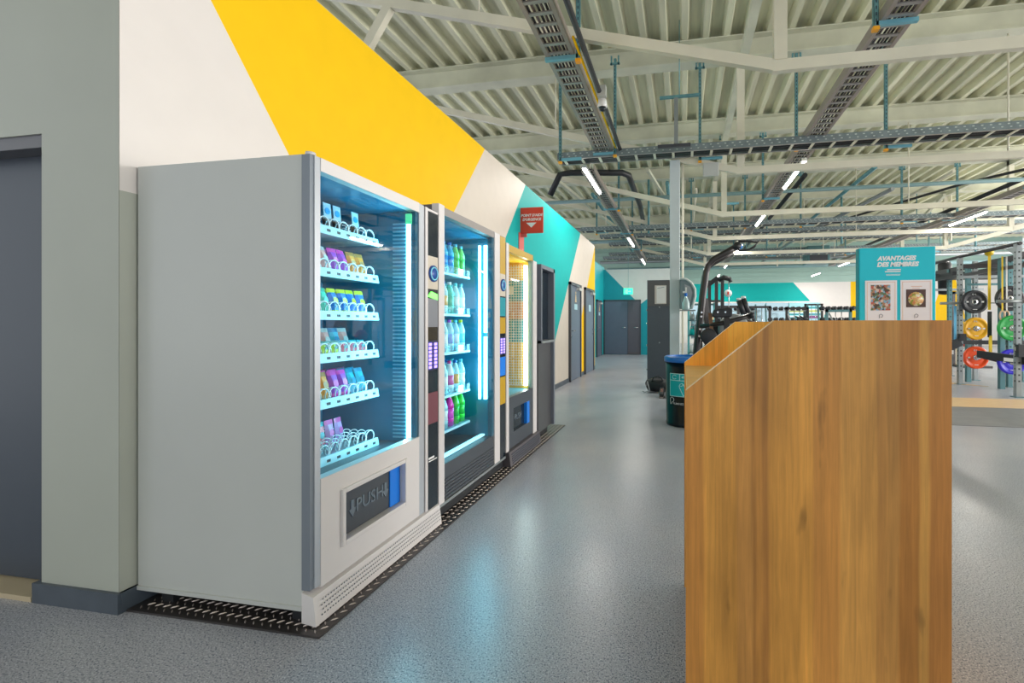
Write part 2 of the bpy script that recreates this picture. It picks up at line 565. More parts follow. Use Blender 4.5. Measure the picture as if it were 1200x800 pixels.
# far wall of the gym
fw = MB()
yf = 28.5
fw.use(2).box(-9, 18, yf+0.01, yf+0.2, 0, 6.2)
fw.use(1).quad([(-0.2, yf, 0), (18, yf, 0), (18, yf, 3.6), (-0.2, yf, 3.6)])
fw.use(0).quad([(-0.2, yf-0.004, 2.2), (7.55, yf-0.004, 2.2), (6.35, yf-0.004, 3.6), (-0.2, yf-0.004, 3.6)])
fw.use(0).quad([(8.05, yf-0.004, 0.9), (8.75, yf-0.004, 0.9), (8.05, yf-0.004, 1.75)])
fw.use(3).quad([(9.45, yf-0.004, 0), (9.95, yf-0.004, 0), (9.95, yf-0.004, 3.6), (9.45, yf-0.004, 3.6)])
fw.use(3).quad([(13.0, yf-0.004, 0), (15.6, yf-0.004, 0), (14.8, yf-0.004, 3.6), (14.2, yf-0.004, 3.6)])
struct('wall_far', fw, [TEAL, WHT, CLAD, YEL], fix=False)
tr3 = MB().box(-9, 18, yf-0.05, yf, 3.6, 3.68)
for i in range(9):
    tr3.box(-9, 18, yf-0.04, yf, 3.95+0.24*i, 3.97+0.24*i)
struct('trim_3', tr3, CLAD)
# roof deck of trapezoid sheets, ribs running away from the camera
ck = MB()
x = -9.0
zl, zh = 5.86, 5.98
while x < 18:
    for (xa, za, xb, zb_) in ((x, zl, x+0.09, zl), (x+0.09, zl, x+0.13, zh), (x+0.13, zh, x+0.293, zh), (x+0.293, zh, x+0.333, zl)):
        ck.quad([(xa, -8, za), (xb, -8, zb_), (xb, 29, zb_), (xa, 29, za)])
    x += 0.333
struct('ceiling', ck, DECK, fix=False)
struct('trim_4', MB().box(-9, 18, -8, 29, 6.0, 6.1), CLAD)

# tan strip, tan patch and dark mat on the floor by the rack
single('floor_strip', MB().box(2.5, 7.5, 7.45, 8.35, 0.001, 0.006), mat('pale_tan', (0.75, 0.52, 0.28), 0.4, noise=0.15, stretch=(1, 8, 1)),
       'wide pale tan strip in the floor, in front of the rack', 'floor strip')
single('floor_strip', MB().prism([(5.0, 10.45), (5.72, 9.95), (5.05, 10.95)], 'Z', 0.001, 0.006), MATS['pale_tan'],
       'small pale tan patch between the rear uprights of the rack', 'floor strip')
single('floor_mat', MB().box(2.2, 9, 6.1, 7.45, 0.0005, 0.004), mat('dark_rubber', (0.20, 0.205, 0.215), 0.5, noise=0.1),
       'dark grey rubber mat in front of the tan strip', 'mat')

# ------------------------------------------------------------------ roof steel
BY = [1.7, 4.72, 7.82, 10.88, 13.9, 16.95, 20.0, 23.0, 26.0]
names = ['nearest overhead', 'second from the camera', 'third, above the white column', 'fourth', 'fifth', 'sixth', 'seventh', 'eighth', 'ninth, nearest the far wall']
for i, y in enumerate(BY):
    b = thing('roof_beam', (2, y, 5.5), 'cream steel roof beam crossing the hall, %s from front to back' % names[i], 'beam', 'roof beams')
    part('web', MB().box(-9, 18, y-0.012, y+0.012, 5.52, 5.84), BEAM, b)
    part('lower_flange', MB().box(-9, 18, y-0.13, y+0.13, 5.50, 5.52), BEAM, b)
    part('upper_flange', MB().box(-9, 18, y-0.13, y+0.13, 5.84, 5.86), BEAM, b)
for xx, lab in ((0.95, 'left of the right cable tray'), (8.5, 'far right over the rack')):
    single('longitudinal_beam', MB().box(xx-0.06, xx+0.06, -6, 28, 5.36, 5.50), BEAM, 'long cream roof member running away from camera, %s' % lab, 'beam')
def truss(i, y):
    lab = ['nearest, above the wooden counter', 'second, at the column top', 'third', 'fourth', 'fifth', 'sixth'][i]
    t = thing('tie_truss', (0.9, y, 3.64), 'white tie member hung below the roof beam, %s' % lab, 'truss', 'tie trusses')
    part('inclined_tie', MB().bar((-5.4, y, 5.42), (0.9, y, 3.70), 0.07, 0.11), TRUSS, t)
    part('bottom_chord', MB().bar((0.87, y, 3.70), (8.55, y, 3.70), 0.07, 0.11), TRUSS, t)
    part('inclined_tie', MB().bar((8.5, y, 3.70), (14.8, y, 5.42), 0.07, 0.11), TRUSS, t)
    for xx in (0.93, 8.5):
        part('upright', MB().bar((xx, y, 3.75), (xx, y, 5.5), 0.12, 0.09), TRUSS, t)
    part('node_plate', MB().box(0.86, 0.94, y-0.036, y+0.036, 3.642, 3.76), TRUSS, t)
    part('node_plate', MB().box(8.46, 8.54, y-0.036, y+0.036, 3.642, 3.76), TRUSS, t)
    part('tie_rod', MB().tube([(4.75, y, 3.75), (4.75, y, 5.5)], 0.012, 6), TRUSS, t)
    part('tie_rod', MB().tube([(-2.2, y, 4.6), (-2.2, y, 5.5)], 0.010, 6), TRUSS, t)
    if i == 0:
        part('knee_brace', MB().bar((-3.28, y, 4.82), (-3.62, y, 4.30), 0.08, 0.10), TRUSS, t)
    return t
for i in range(6):
    truss(i, BY[i+1])
single('column', MB().box(-0.211, -0.045, 7.74, 7.90, 0, 3.92), mat('column_paint', (0.62, 0.68, 0.70), 0.45), 'pale steel column rising behind the black bin', 'column', bevel=0.008)
single('drain_pipe', MB().tube([(0.0, 7.86, 0.6), (0.0, 7.86, 3.9)], 0.018, 8), TRUSS, 'thin cream pipe clipped to the right side of the column', 'pipe')

# cable trays -----------------------------------------------------------------
def tray_y(x0, x1, y0, y1, z, lab, detail):
    t = thing('cable_tray', ((x0+x1)/2, (y0+y1)/2, z), lab, 'cable tray')
    for xx in (x0, x1-0.012):
        part('side_rail', MB().box(xx, xx+0.012, y0, y1, z, z+0.10).box(xx-0.0 if xx == x0 else xx-0.03, xx+0.042 if xx == x0 else xx+0.012, y0, y1, z-0.003, z+0.001), mat('tray_flange', (0.40, 0.34, 0.31), 0.4, 0.4), t)
    n = int((y1-y0)/0.155)
    if detail:
        mesh = MB().box(x0+0.03, x1-0.03, -0.02, 0.02, -0.006, 0.008).mesh('rung', GALV, ((x0+x1)/2, 0, 0))
        for i in range(n):
            y = y0+0.08+0.155*i
            if y > 9.5: break
            inst(mesh, 'rung', t, ((x0+x1)/2, y, z+0.006))
        rest = y
    else:
        rest = y0
    mb = MB()
    y = rest
    while y < y1:
        mb.box(x0+0.03, x1-0.03, y-0.02, y+0.02, z, z+0.014); y += 0.155
    if mb.v:
        o = part('rungs', mb, GALV, t, kind='stuff')
    for k in range(6):
        xx = x0+0.055+(x1-x0-0.11)*k/5
        pts = [(xx+random.uniform(-0.008, 0.008), y0+(y1-y0)*j/12, z+0.028+random.uniform(0, 0.008)) for j in range(13)]
        part('cable', MB().tube(pts, 0.013, 6), CABLE if k % 2 else CABLEB, t)
    return t
TZ = 4.0
tray_y(-1.43, -1.12, -1.0, 7.6, TZ+0.03, 'near cable tray running along above the vending machines', True)
tray_y(-1.80, -1.56, 8.1, 20.5, TZ-0.06, 'far cable tray above the corridor, carrying the left lamps', False)
tray_y(1.82, 2.12, -1.0, 24.0, TZ+0.03, 'long cable tray above the wooden counter, carrying the middle lamps', True)
tray_y(6.95, 7.2, 9.0, 24.0, TZ-0.02, 'right cable tray above the weight rack, carrying the right lamps', False)
def tray_x(x0, x1, y, z, lab):
    t = thing('cable_tray', ((x0+x1)/2, y, z), lab, 'cable tray')
    for yy in (y-0.15, y+0.14):
        part('side_rail', MB().box(x0, x1, yy, yy+0.012, z, z+0.11), GALVD, t)
    hb = MB()
    x = x0+0.05
    while x < x1:
        hb.box(x, x+0.028, y-0.153, y-0.149, z+0.072, z+0.086); hb.box(x+0.03, x+0.055, y-0.153, y-0.149, z+0.03, z+0.042); x += 0.11
    part('slots', hb, mat('slot_light', (0.55, 0.62, 0.60), 0.5), t, kind='stuff')
    mb = MB(); x = x0+0.1
    while x < x1:
        mb.box(x-0.02, x+0.02, y-0.14, y+0.14, z-0.002, z+0.012); x += 0.3
    part('rungs', mb, TRUSS, t, kind='stuff')
    part('lower_lip', MB().box(x0, x1, y-0.15, y-0.12, z-0.004, z).box(x0, x1, y+0.12, y+0.152, z-0.004, z), GALV, t)
    for k in range(3):
        part('cable', MB().tube([(x0, y-0.08+0.08*k, z+0.03), (x1, y-0.08+0.08*k, z+0.03)], 0.02, 6), CABLEB, t)
tray_x(-2.05, 13, 7.55, 3.93, 'perforated cable tray crossing the hall just before the column')
tray_x(-3.0, 13, 13.6, 3.97, 'perforated cable tray crossing the hall beyond the third tie')
tray_x(-3.4, 13, 19.8, 4.0, 'perforated cable tray crossing the far end of the hall')

def hanger(x, y, z0, lab, side=1, arm=0.36):
    t = thing('tray_hanger', (x, y, z0), lab, 'hanger', 'cable tray hangers')
    part('channel', MB().box(x-0.022, x+0.022, y-0.02, y-0.016, z0, 5.5).box(x-0.022, x-0.018, y-0.02, y+0.02, z0, 5.5).box(x+0.018, x+0.022, y-0.02, y+0.02, z0, 5.5), GALVT, t)
    sl = MB(); z = z0+0.05
    while z < 5.4:
        sl.box(x-0.005, x+0.005, y-0.022, y-0.019, z, z+0.03); z += 0.06
    part('slots', sl, INK, t, kind='stuff')
    part('arm', MB().box(x, x+side*arm, y-0.02, y+0.02, z0+0.02, z0+0.06), mat('bracket_blue', (0.20, 0.50, 0.62), 0.4, 0.3), t)
    part('end_cap', MB().box(x-0.028, x+0.028, y-0.028, y+0.026, z0-0.025, z0+0.01), ORG, t)
    part('clamp', MB().box(x-0.07, x-0.045, y-0.03, y+0.0, 5.40, 5.54).box(x+0.045, x+0.07, y-0.03, y, 5.40, 5.54).box(x-0.08, x+0.08, y-0.03, y-0.01, 5.40, 5.43), GALVT, t)
    return t
HANG = [(1.78, 4.72, 3.97, 1), (1.78, 7.78, 3.97, 1), (1.78, 10.88, 3.97, 1), (1.78, 13.9, 3.97, 1), (1.78, 16.95, 3.97, 1),
                         (-1.08, 4.72, 3.97, -1), (-1.08, 7.40, 3.93, -1), (-2.0, 7.40, 3.88, 1), (0.28, 7.78, 3.88, 1), (3.08, 7.78, 3.88, 1),
                         (-1.5, 10.88, 3.9, -1), (-1.5, 13.9, 3.9, -1), (-1.5, 16.95, 3.9, -1), (0.25, 13.9, 3.95, 1), (3.3, 13.9, 3.95, 1), (5.9, 13.9, 3.95, 1), (7.25, 13.9, 3.95, -1),
                         (-2.6, 13.9, 3.95, 1), (0.4, 19.9, 3.95, 1), (3.4, 19.9, 3.95, 1), (6.4, 19.9, 3.95, 1), (9.4, 19.9, 3.95, 1), (7.25, 10.88, 3.95, -1), (0.9, 10.88, 3.9, 1)]
def bay_of(y):
    return 0 if y < 5 else (1 if y < 8 else (2 if y < 12 else (3 if y < 15 else (4 if y < 18 else 5))))
for (x, y, z0, side) in HANG:
    rank = sorted(h[0] for h in HANG if bay_of(h[1]) == bay_of(y)).index(x)+1
    far = 'nearest roof bay' if y < 5 else ('bay of the column' if y < 8 else ('bay behind the column' if y < 12 else ('fourth bay' if y < 15 else ('fifth bay' if y < 18 else 'farthest bay'))))
    hanger(x, y, z0, 'slotted tray hanger with orange foot, %s from left in the %s' % (ORD[rank], far), side)

# luminaires ------------------------------------------------------------------
def luminaire(x, y, z, lab, grp, power=46):
    t = thing('ceiling_lamp', (x, y, z), lab, 'lamp', grp)
    part('housing', MB().box(x-0.04, x+0.04, y-0.77, y+0.77, z+0.02, z+0.07), WMET, t)
    part('diffuser', MB().lathe((x, y, z+0.018), [(0.0, -0.75), (0.028, -0.75), (0.030, -0.74), (0.030, 0.74), (0.028, 0.75), (0.0, 0.75)], 'Y', 10), LAMP, t)
    area('lamp_light', (0, 0, -0.03), (0, 0, 0), 0.06, 1.45, power, (1.0, 0.95, 0.88), t)
ln = ['nearest', 'second', 'third', 'fourth', 'fifth', 'sixth']
for i, y in enumerate((8.4, 14.9, 19.6)):
    luminaire(-1.65, y, 3.82, 'bright tube lamp above the corridor, %s of the left row' % ln[i], 'left row of tube lamps', 22)
for i, y in enumerate((8.72, 12.2, 16.8, 21.6, 26.4)):
    luminaire(1.95, y, 3.82, 'bright tube lamp under the middle tray, %s beyond the counter' % ln[i], 'middle row of tube lamps', 35)
for i, y in enumerate((13.1, 22.0, 26.5)):
    luminaire(7.05, y, 3.82, 'bright tube lamp at the right above the rack, %s of the row' % ln[i], 'right row of tube lamps', 35)

# pipes, cables and devices under the roof --------------------------------------
single('duct_pipe', MB().tube([(-3.0, 10.2, 4.15), (-2.75, 10.15, 4.6), (-2.5, 10.14, 4.62), (-1.35, 10.35, 4.62), (-1.22, 10.5, 4.6), (-1.2, 11, 4.55), (-1.17, 12.8, 4.5), (-1.3, 16, 4.5)], 0.07, 10), BLK,
       'thick black pipe bending above the corridor behind the first lamp', 'pipe')
single('conduit', MB().tube([(-1.0, -1, 4.03), (-1.0, 7.4, 4.03)], 0.03, 8), CABLEB, 'black conduit beside the near left cable tray', 'conduit')
single('conduit', MB().tube([(-1.06, 4.4, 4.02), (-1.06, 7.3, 4.02)], 0.014, 6), YEL, 'thin yellow cable beside the near left cable tray', 'cable')
single('conduit', MB().tube([(9.8, 9.5, 4.75), (6.9, 13.0, 4.7), (4.0, 19, 4.6)], 0.035, 6), CABLEB, 'black cable slanting across the roof at the right', 'cable')
single('conduit', MB().tube([(4.9, 12.0, 4.4), (4.2, 18, 4.4), (3.9, 26, 4.3)], 0.05, 6), STEELG, 'grey pipe running to the far wall right of the middle lamps', 'pipe')
cm = thing('security_camera', (-0.97, 5.56, 3.80), 'small white dome camera on the conduit by the left tray', 'camera')
part('housing', MB().lathe((-0.97, 5.56, 3.86), [(0.0, 0.09), (0.05, 0.085), (0.06, 0.0), (0.055, -0.01)], 'Z', 14), WPRINT, cm)
part('dome', MB().lathe((-0.97, 5.56, 3.85), [(0.045, 0.0), (0.035, -0.035), (0.0, -0.05)], 'Z', 14), BLKG, cm)
part('junction_box', MB().box(-1.02, -0.92, 5.50, 5.58, 3.97, 4.10), WMET, cm)
hb = thing('hanging_bracket', (-0.1, 7.2, 3.7), 'dark steel bracket with two crossbars hanging left of the column top', 'bracket')
part('upper_crossbar', MB().box(-0.35, 0.25, 7.18, 7.22, 4.68, 4.72), GALVT, hb)
part('post', MB().box(-0.13, -0.07, 7.18, 7.22, 3.96, 4.68), STEELG, hb)
part('drop_rod', MB().tube([(-0.05, 7.2, 4.7), (-0.05, 7.2, 5.88)], 0.008, 6), GALVT, hb)
part('lower_crossbar', MB().box(-0.38, 0.12, 7.18, 7.22, 3.92, 3.97), FRAME, hb)
single('sensor_box', MB().box(0.33, 0.58, 7.74, 7.785, 3.62, 3.84), WMET, 'flat white box on the tie right of the column top', 'box', bevel=0.01)
for i, (y, z, r) in enumerate(((12.3, 4.55, 0.05), (15.3, 4.4, 0.06), (18.3, 4.5, 0.07), (22.3, 4.2, 0.07), (24.5, 4.1, 0.09), (25.5, 4.6, 0.05))):
    single('cross_pipe', MB().tube([(-4, y, z), (16, y, z)], r, 8), (STEELG if i % 2 else mat('blue_pipe', (0.25, 0.40, 0.42), 0.4)),
           'pipe crossing under the roof, %s behind the column' % ORD[i+1], 'pipe', 'pipes crossing under the roof')
for i, (x, y) in enumerate(((0.3, 15.5), (2.9, 16.5), (4.1, 17.5), (5.3, 15.5), (6.0, 18.5), (7.6, 17.5), (8.6, 16), (9.8, 18.5), (-0.3, 18.3), (-1.0, 15.4), (-2.3, 15.2), (2.6, 21.5), (4.4, 22), (7.0, 21.6), (9.2, 21.8), (11.0, 21.5))):
    y = min(BY, key=lambda b: abs(b-y))-0.1
    single('drop_rod', MB().tube([(x, y, 3.9), (x, y, 5.51)], 0.016 if i % 3 else 0.035, 6), GALVT if i % 2 else TRUSS,
           'thin suspension rod hanging in the far roof area', 'rod', 'suspension rods in the far roof')
for i, (x0, y0, x1, y1) in enumerate(((-3.6, 11, -2.1, 16), (-0.9, 12, 0.2, 17), (3.4, 17, 5.6, 27), (8.0, 16, 10, 26), (-2.6, 14.5, -1.9, 19))):
    single('roof_brace', MB().bar((x0, y0, 5.2), (x1, y1, 4.4), 0.08, 0.08), BEAM, 'slanting steel brace under the far roof, %s counted from the corridor' % ORD[i+1], 'brace', 'roof braces')
for i, y in enumerate((16.2, 18.3, 21.4, 24.3)):
    tray_x(-3.4 if y > 18.5 else -2.9, 14, y, 4.25+0.08*i, 'dark cable tray high in the far roof, %s of four going back' % ORD[i+1])
for i, (x, z, r) in enumerate(((-0.4, 4.9, 0.05), (0.35, 4.7, 0.03), (3.0, 4.9, 0.06), (4.6, 5.0, 0.05), (6.3, 4.8, 0.04), (8.1, 4.7, 0.06), (-2.4, 4.7, 0.05))):
    single('long_pipe', MB().tube([(x, 12.2, z), (x, 27.8, z)], r, 8), (GALVT, TRUSS, BLK)[i % 3], '%s pipe running lengthwise high in the far roof, %s' % (('grey-blue', 'cream', 'black')[i % 3], ('left of the column', 'right behind the column', 'right of the middle lamps', 'left of the air unit', 'above the counter sign', 'above the rack', 'above the corridor')[i]), 'pipe', 'lengthwise pipes in the far roof')
dv = thing('ceiling_fan_coil', (3.9, 21.0, 3.6), 'grey square air unit hanging behind the wall display', 'air unit')
part('casing', MB().box(5.2, 6.1, 20.8, 21.6, 3.75, 4.5), STEELT, dv, bevel=0.03)
part('grille', MB().box(5.3, 6.0, 20.78, 20.8, 3.85, 4.1), FRAME, dv)

# ------------------------------------------------------------------ doors in the corridor
def wall_door(n, xw, y0, y1, h, leafm=DOOR, sign=True, hside=0):
    d = struct('door_%d' % n, MB().box(xw+0.004, xw+0.03, y0+0.06, y1-0.06, 0.01, h-0.06), leafm)
    f = MB().box(xw, xw+0.05, y0, y0+0.06, 0, h).box(xw, xw+0.05, y1-0.06, y1, 0, h).box(xw, xw+0.05, y0, y1, h-0.06, h)
    part('door_frame', f, FRAME, d)
    yy = y0+0.16 if hside == 0 else y1-0.16
    hd = MB().tube([(xw+0.03, yy, 1.05), (xw+0.08, yy, 1.05), (xw+0.08, yy+(0.13 if hside == 0 else -0.13), 1.05)], 0.011, 8)
    part('door_handle', hd, CHROME, d)
    part('lock_rose', MB().lathe((xw+0.03, yy, 0.93), [(0.025, 0), (0.025, 0.012)], 'X', 12), CHROME, d)
    part('door_closer', MB().box(xw+0.03, xw+0.10, y1-0.42, y1-0.16, h-0.14, h-0.08), WMET, d)
    part('door_closer_arm', MB().bar((xw+0.08, y1-0.30, h-0.08), (xw+0.10, y1-0.6, h-0.05), 0.02, 0.012), CHROME, d)
    if sign:
        part('door_sign', MB().box(xw+0.03, xw+0.034, (y0+y1)/2-0.13, (y0+y1)/2+0.15, 1.50, 1.62), mat('pale_blue_sign', (0.45, 0.68, 0.75), 0.4), d)
        c = (y0+y1)/2+0.0
        pg = MB().lathe((xw+0.032, c, 1.86), [(0.028, 0), (0.028, 0.004)], 'X', 12).prism([(c-0.06, 1.66), (c+0.06, 1.66), (c+0.02, 1.82), (c-0.02, 1.82)], 'X', xw+0.031, xw+0.036)
        part('pictogram', pg, mat('sand_print', (0.75, 0.55, 0.30), 0.4), d)
    return d
wall_door(2, XW, 9.14, 10.16, 2.06)
wall_door(3, XW, 10.62, 11.70, 2.06, sign=False, hside=1)
part('door_sign', MB().box(XW+0.03, XW+0.034, 11.05, 11.3, 1.5, 1.66), MATS['pale_blue_sign'], bpy.data.objects['door_3'])
wall_door(4, -3.04, 16.1, 17.1, 2.06)
# double door at the corridor end
d5 = struct('door_5', MB().box(-3.0, -2.98, ye-0.06, ye-0.02, 0.01, 2.09).box(-2.98, -2.085, ye-0.055, ye-0.015, 0.015, 2.06), DOOR)
part('secondary_leaf', MB().box(-2.075, -1.62, ye-0.05, ye-0.012, 0.015, 2.06), mat('violet_grey_leaf', (0.10, 0.095, 0.12), 0.4), d5, 'narrower violet-grey leaf')
part('door_frame', MB().box(-3.03, -2.98, ye-0.07, ye, 0, 2.12).box(-1.62, -1.58, ye-0.07, ye, 0, 2.12).box(-3.03, -1.58, ye-0.07, ye, 2.06, 2.12).box(-2.09, -2.07, ye-0.06, ye-0.012, 0, 2.06), FRAME, d5)
for xx in (-2.17, -1.70):
    part('door_handle', MB().tube([(xx, ye-0.05, 1.05), (xx, ye-0.11, 1.05), (xx-0.13, ye-0.11, 1.05)], 0.013, 8), CHROME, d5)
part('bottom_rail', MB().box(-2.07, -1.62, ye-0.06, ye-0.045, 0.02, 0.10), CAB2, d5)
# exit sign
ex = thing('exit_sign', (-1.99, 17.0, 2.28), 'small green lit exit sign with a running figure and arrow over the double door', 'sign')
GEX = mat('exit_green', (0.02, 0.6, 0.3), 0.4, emit=(0.05, 0.85, 0.45), estr=0.9)
part('panel', MB().box(-2.16, -1.82, 16.97, 17.03, 2.28, 2.51), GEX, ex)
fg = MB().lathe((-2.085, 16.967, 2.445), [(0.014, -0.002), (0.014, 0.002)], 'Y', 10)
fg.bar((-2.08, 16.967, 2.43), (-2.095, 16.967, 2.38), 0.004, 0.022).bar((-2.095, 16.967, 2.38), (-2.07, 16.967, 2.345), 0.004, 0.014).bar((-2.07, 16.967, 2.345), (-2.075, 16.967, 2.315), 0.004, 0.014)
fg.bar((-2.095, 16.967, 2.38), (-2.13, 16.967, 2.34), 0.004, 0.014).bar((-2.08, 16.967, 2.425), (-2.05, 16.967, 2.40), 0.004, 0.012).bar((-2.083, 16.967, 2.425), (-2.115, 16.967, 2.405), 0.004, 0.012)
part('running_figure', fg, WPRINT, ex)
part('arrow', MB().box(-1.99, -1.93, 16.965, 16.97, 2.385, 2.405).prism([(-1.93, 2.36), (-1.88, 2.395), (-1.93, 2.43)], 'Y', 16.965, 16.97), WPRINT, ex)
part('door_symbol', MB().box(-2.045, -2.01, 16.965, 16.97, 2.31, 2.47), WPRINT, ex)
part('suspension_rod', MB().tube([(-1.99, 17.0, 2.51), (-1.99, 17.0, 5.5)], 0.006, 6), GALVT, ex)

# ------------------------------------------------------------------ red first aid sign
sg = thing('first_aid_sign', (-2.29, 6.3, 2.2), 'red square flag sign on the teal wall pointing down', 'sign')
part('board', MB().box(-2.29, -1.95, 6.28, 6.30, 2.49, 2.86), REDM, sg, bevel=0.004)
part('mounting_strip', MB().box(-2.296, -2.285, 6.22, 6.42, 2.0, 2.50).box(-2.29, -2.20, 6.29, 6.31, 2.44, 2.50), mat('red_bracket', (0.65, 0.12, 0.10), 0.4), sg)
text('lettering', "POINT D'AIDE", 0.050, (-2.12, 6.279, 2.745), sg, WPRINT, shear=0.2, bold=0.0016)
text('lettering', "D'URGENCE", 0.050, (-2.12, 6.279, 2.685), sg, WPRINT, shear=0.2, bold=0.0016)
part('arrow', MB().prism([(-2.20, 2.64), (-2.05, 2.64), (-2.125, 2.57)], 'Y', 6.277, 6.281), WPRINT, sg)

# ------------------------------------------------------------------ tread plate on the floor
tp = single('tread_plate', MB().box(-2.28, -1.36, 1.525, 5.25, 0.0, 0.008), PLATE, 'black diamond tread plate laid under the vending machines', 'floor plate')
tb = MB(); rr = 0
yy = 1.55
while yy < 5.22:
    xx = -2.24 + (0.02 if rr % 2 else 0)
    while xx < -1.375:
        if xx > -1.46 or yy < 1.70 or yy > 4.9:
            a = PI/4 if (rr % 2) else -PI/4
            dx, dy = 0.015*math.cos(a), 0.015*math.sin(a)
            px, py = -dy*0.22, dx*0.22
            n = len(tb.v)
            tb.v += [(xx-dx, yy-dy, 0.008), (xx+px, yy+py, 0.008), (xx+dx, yy+dy, 0.008), (xx-px, yy-py, 0.008), (xx-dx*0.4, yy-dy*0.4, 0.012), (xx+dx*0.4, yy+dy*0.4, 0.012)]
            for q in ((0, 3, 4), (4, 3, 5), (3, 2, 5), (2, 1, 5), (1, 4, 5), (1, 0, 4)):
                tb.f.append(tuple(n+i for i in q)); tb.m.append(0); tb.s.append(False)
        xx += 0.04
    yy += 0.026; rr += 1
part('tread_bars', tb, TREAD, tp, kind='stuff', fix=False)

# ------------------------------------------------------------------ vending machines
def coil_mesh(r=0.031, L=0.36, turns=8):
    pts = []
    n = turns*12
    for i in range(n+1):
        t = 2*PI*i/12
        pts.append((-L*i/n, r*math.cos(t), r*math.sin(t)))
    mb = MB().tube(pts, 0.0026, 4)
    # bright front ring
    mb.tube([(0.0, r*math.cos(2*PI*j/14), r*math.sin(2*PI*j/14)) for j in range(14)], 0.0034, 4, closed=True)
    return mb.mesh('coil', COIL, fix=False)
COILM = coil_mesh()

def cabinet(t, x0, x1, y0, y1, z0, z1, m):
    """open-fronted body: back, two sides, top and bottom; x0 back, x1 front"""
    w = 0.03
    part('side_panel', MB().box(x0, x1, y0, y0+w, z0, z1), m, t)
    part('side_panel', MB().box(x0, x1, y1-w, y1, z0, z1), m, t)
    part('top_panel', MB().box(x0, x1, y0+w, y1-w, z1-w, z1), m, t)
    part('back_panel', MB().box(x0, x0+w, y0+w, y1-w, z0, z1-w), m, t)
    part('base_panel', MB().box(x0+w, x1, y0+w, y1-w, z0, z0+w), m, t)

def packet_mesh(m, accent, w=0.056, h=0.135, d=0.03):
    mb = MB()
    nz, ny = 7, 4
    def row(k):
        f = k/(nz-1)
        th = d*0.5*math.sin(PI*min(max((f-0.06)/0.88, 0), 1))**0.6 if 0 < k < nz-1 else 0.0012
        return f*h, th
    for side in (1, -1):
        for k in range(nz-1):
            z0, t0 = row(k); z1, t1 = row(k+1)
            mb.use(1 if k in (0, nz-2) else 0)
            for j in range(ny):
                ya, yb = -w/2+w*j/ny, -w/2+w*(j+1)/ny
                ca, cb = 1-(2*ya/w)**4, 1-(2*yb/w)**4
                q = [(side*t0*ca, ya, z0), (side*t0*cb, yb, z0), (side*t1*cb, yb, z1), (side*t1*ca, ya, z1)]
                mb.quad(q if side > 0 else q[::-1], True)
    # printed oval on the face
    mb.use(1)
    mb.quad([(d*0.52, w*0.28*math.cos(2*PI*j/10), h*0.52+h*0.13*math.sin(2*PI*j/10)) for j in range(10)])
    return mb.mesh('packet', [m, accent, WPRINT], fix=False)

SN = {}
def colm(name, c): return mat('wrap_'+name, tuple(v**1.25 for v in c), 0.35)
SNK = {'cyan': ((0.05, 0.55, 0.70), (0.02, 0.30, 0.50)), 'pale pink': ((0.75, 0.45, 0.42), (0.5, 0.6, 0.6)), 'purple': ((0.42, 0.08, 0.60), (0.7, 0.1, 0.5)),
       'orange': ((0.85, 0.40, 0.06), (0.5, 0.3, 0.1)), 'mint': ((0.10, 0.65, 0.50), (0.05, 0.5, 0.4)), 'blue': ((0.03, 0.28, 0.70), (0.62, 0.72, 0.03)),
       'lime': ((0.62, 0.75, 0.12), (0.1, 0.35, 0.3)), 'pink': ((0.80, 0.25, 0.32), (0.05, 0.4, 0.45)), 'teal': ((0.02, 0.50, 0.62), (0.01, 0.3, 0.45)),
       'lilac': ((0.65, 0.45, 0.75), (0.75, 0.2, 0.5)), 'black': ((0.03, 0.03, 0.04), (0.1, 0.1, 0.12)), 'red': ((0.70, 0.06, 0.08), (0.2, 0.05, 0.2))}
for k_, (a_, b_) in SNK.items():
    SN[k_] = packet_mesh(colm(k_, a_), colm(k_+'_edge', b_))
SNB = packet_mesh(MATS['wrap_lime'], MATS['wrap_lime_edge'], h=0.07, d=0.02)
SNB2 = packet_mesh(MATS['wrap_pink'], MATS['wrap_pink_edge'], h=0.07, d=0.02)

def put_snack(mesh, x, y, z, lean, lab, grp, cat='snack'):
    o = bpy.data.objects.new('snack_packet', mesh); COL.objects.link(o)
    o.location = (x, y, z); o.rotation_euler = (0, -lean, random.uniform(-0.12, 0.12))
    return tag(o, lab, cat, grp)

# ---- machine 1, white snack machine
X1 = -1.43
m1 = thing('vending_machine', (-1.87, 2.045, 0.008), 'large white snack vending machine with a push flap, nearest the camera', 'vending machine')
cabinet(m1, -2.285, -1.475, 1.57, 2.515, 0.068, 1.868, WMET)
part('side_lip', MB().box(-2.285, -1.475, 1.564, 1.570, 0.068, 0.085), WMET, m1)
part('foot', MB().box(-1.55, -1.49, 1.60, 1.66, 0.008, 0.068), BLK, m1)
part('foot', MB().box(-2.2, -2.14, 1.60, 1.66, 0.008, 0.068), BLK, m1)
part('hinge_post', MB().box(-1.475, -1.438, 1.566, 1.585, 0.15, 1.866), ALUD, m1)
part('frame_strip', MB().box(-1.472, X1-0.003, 1.585, 1.614, 0.15, 1.866), ALU, m1)
part('top_hinge', MB().lathe((-1.452, 1.585, 1.866), [(0.02, 0), (0.018, 0.012), (0.0, 0.014)], 'Z', 12), ALUW, m1)
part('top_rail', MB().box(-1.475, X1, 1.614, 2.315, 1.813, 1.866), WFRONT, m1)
part('lower_front', MB().box(-1.475, X1, 1.614, 1.738, 0.14, 0.575).box(-1.475, X1, 2.176, 2.315, 0.14, 0.575).box(-1.475, X1, 1.738, 2.176, 0.14, 0.268).box(-1.475, X1, 1.738, 2.176, 0.475, 0.575), WFRONT, m1)
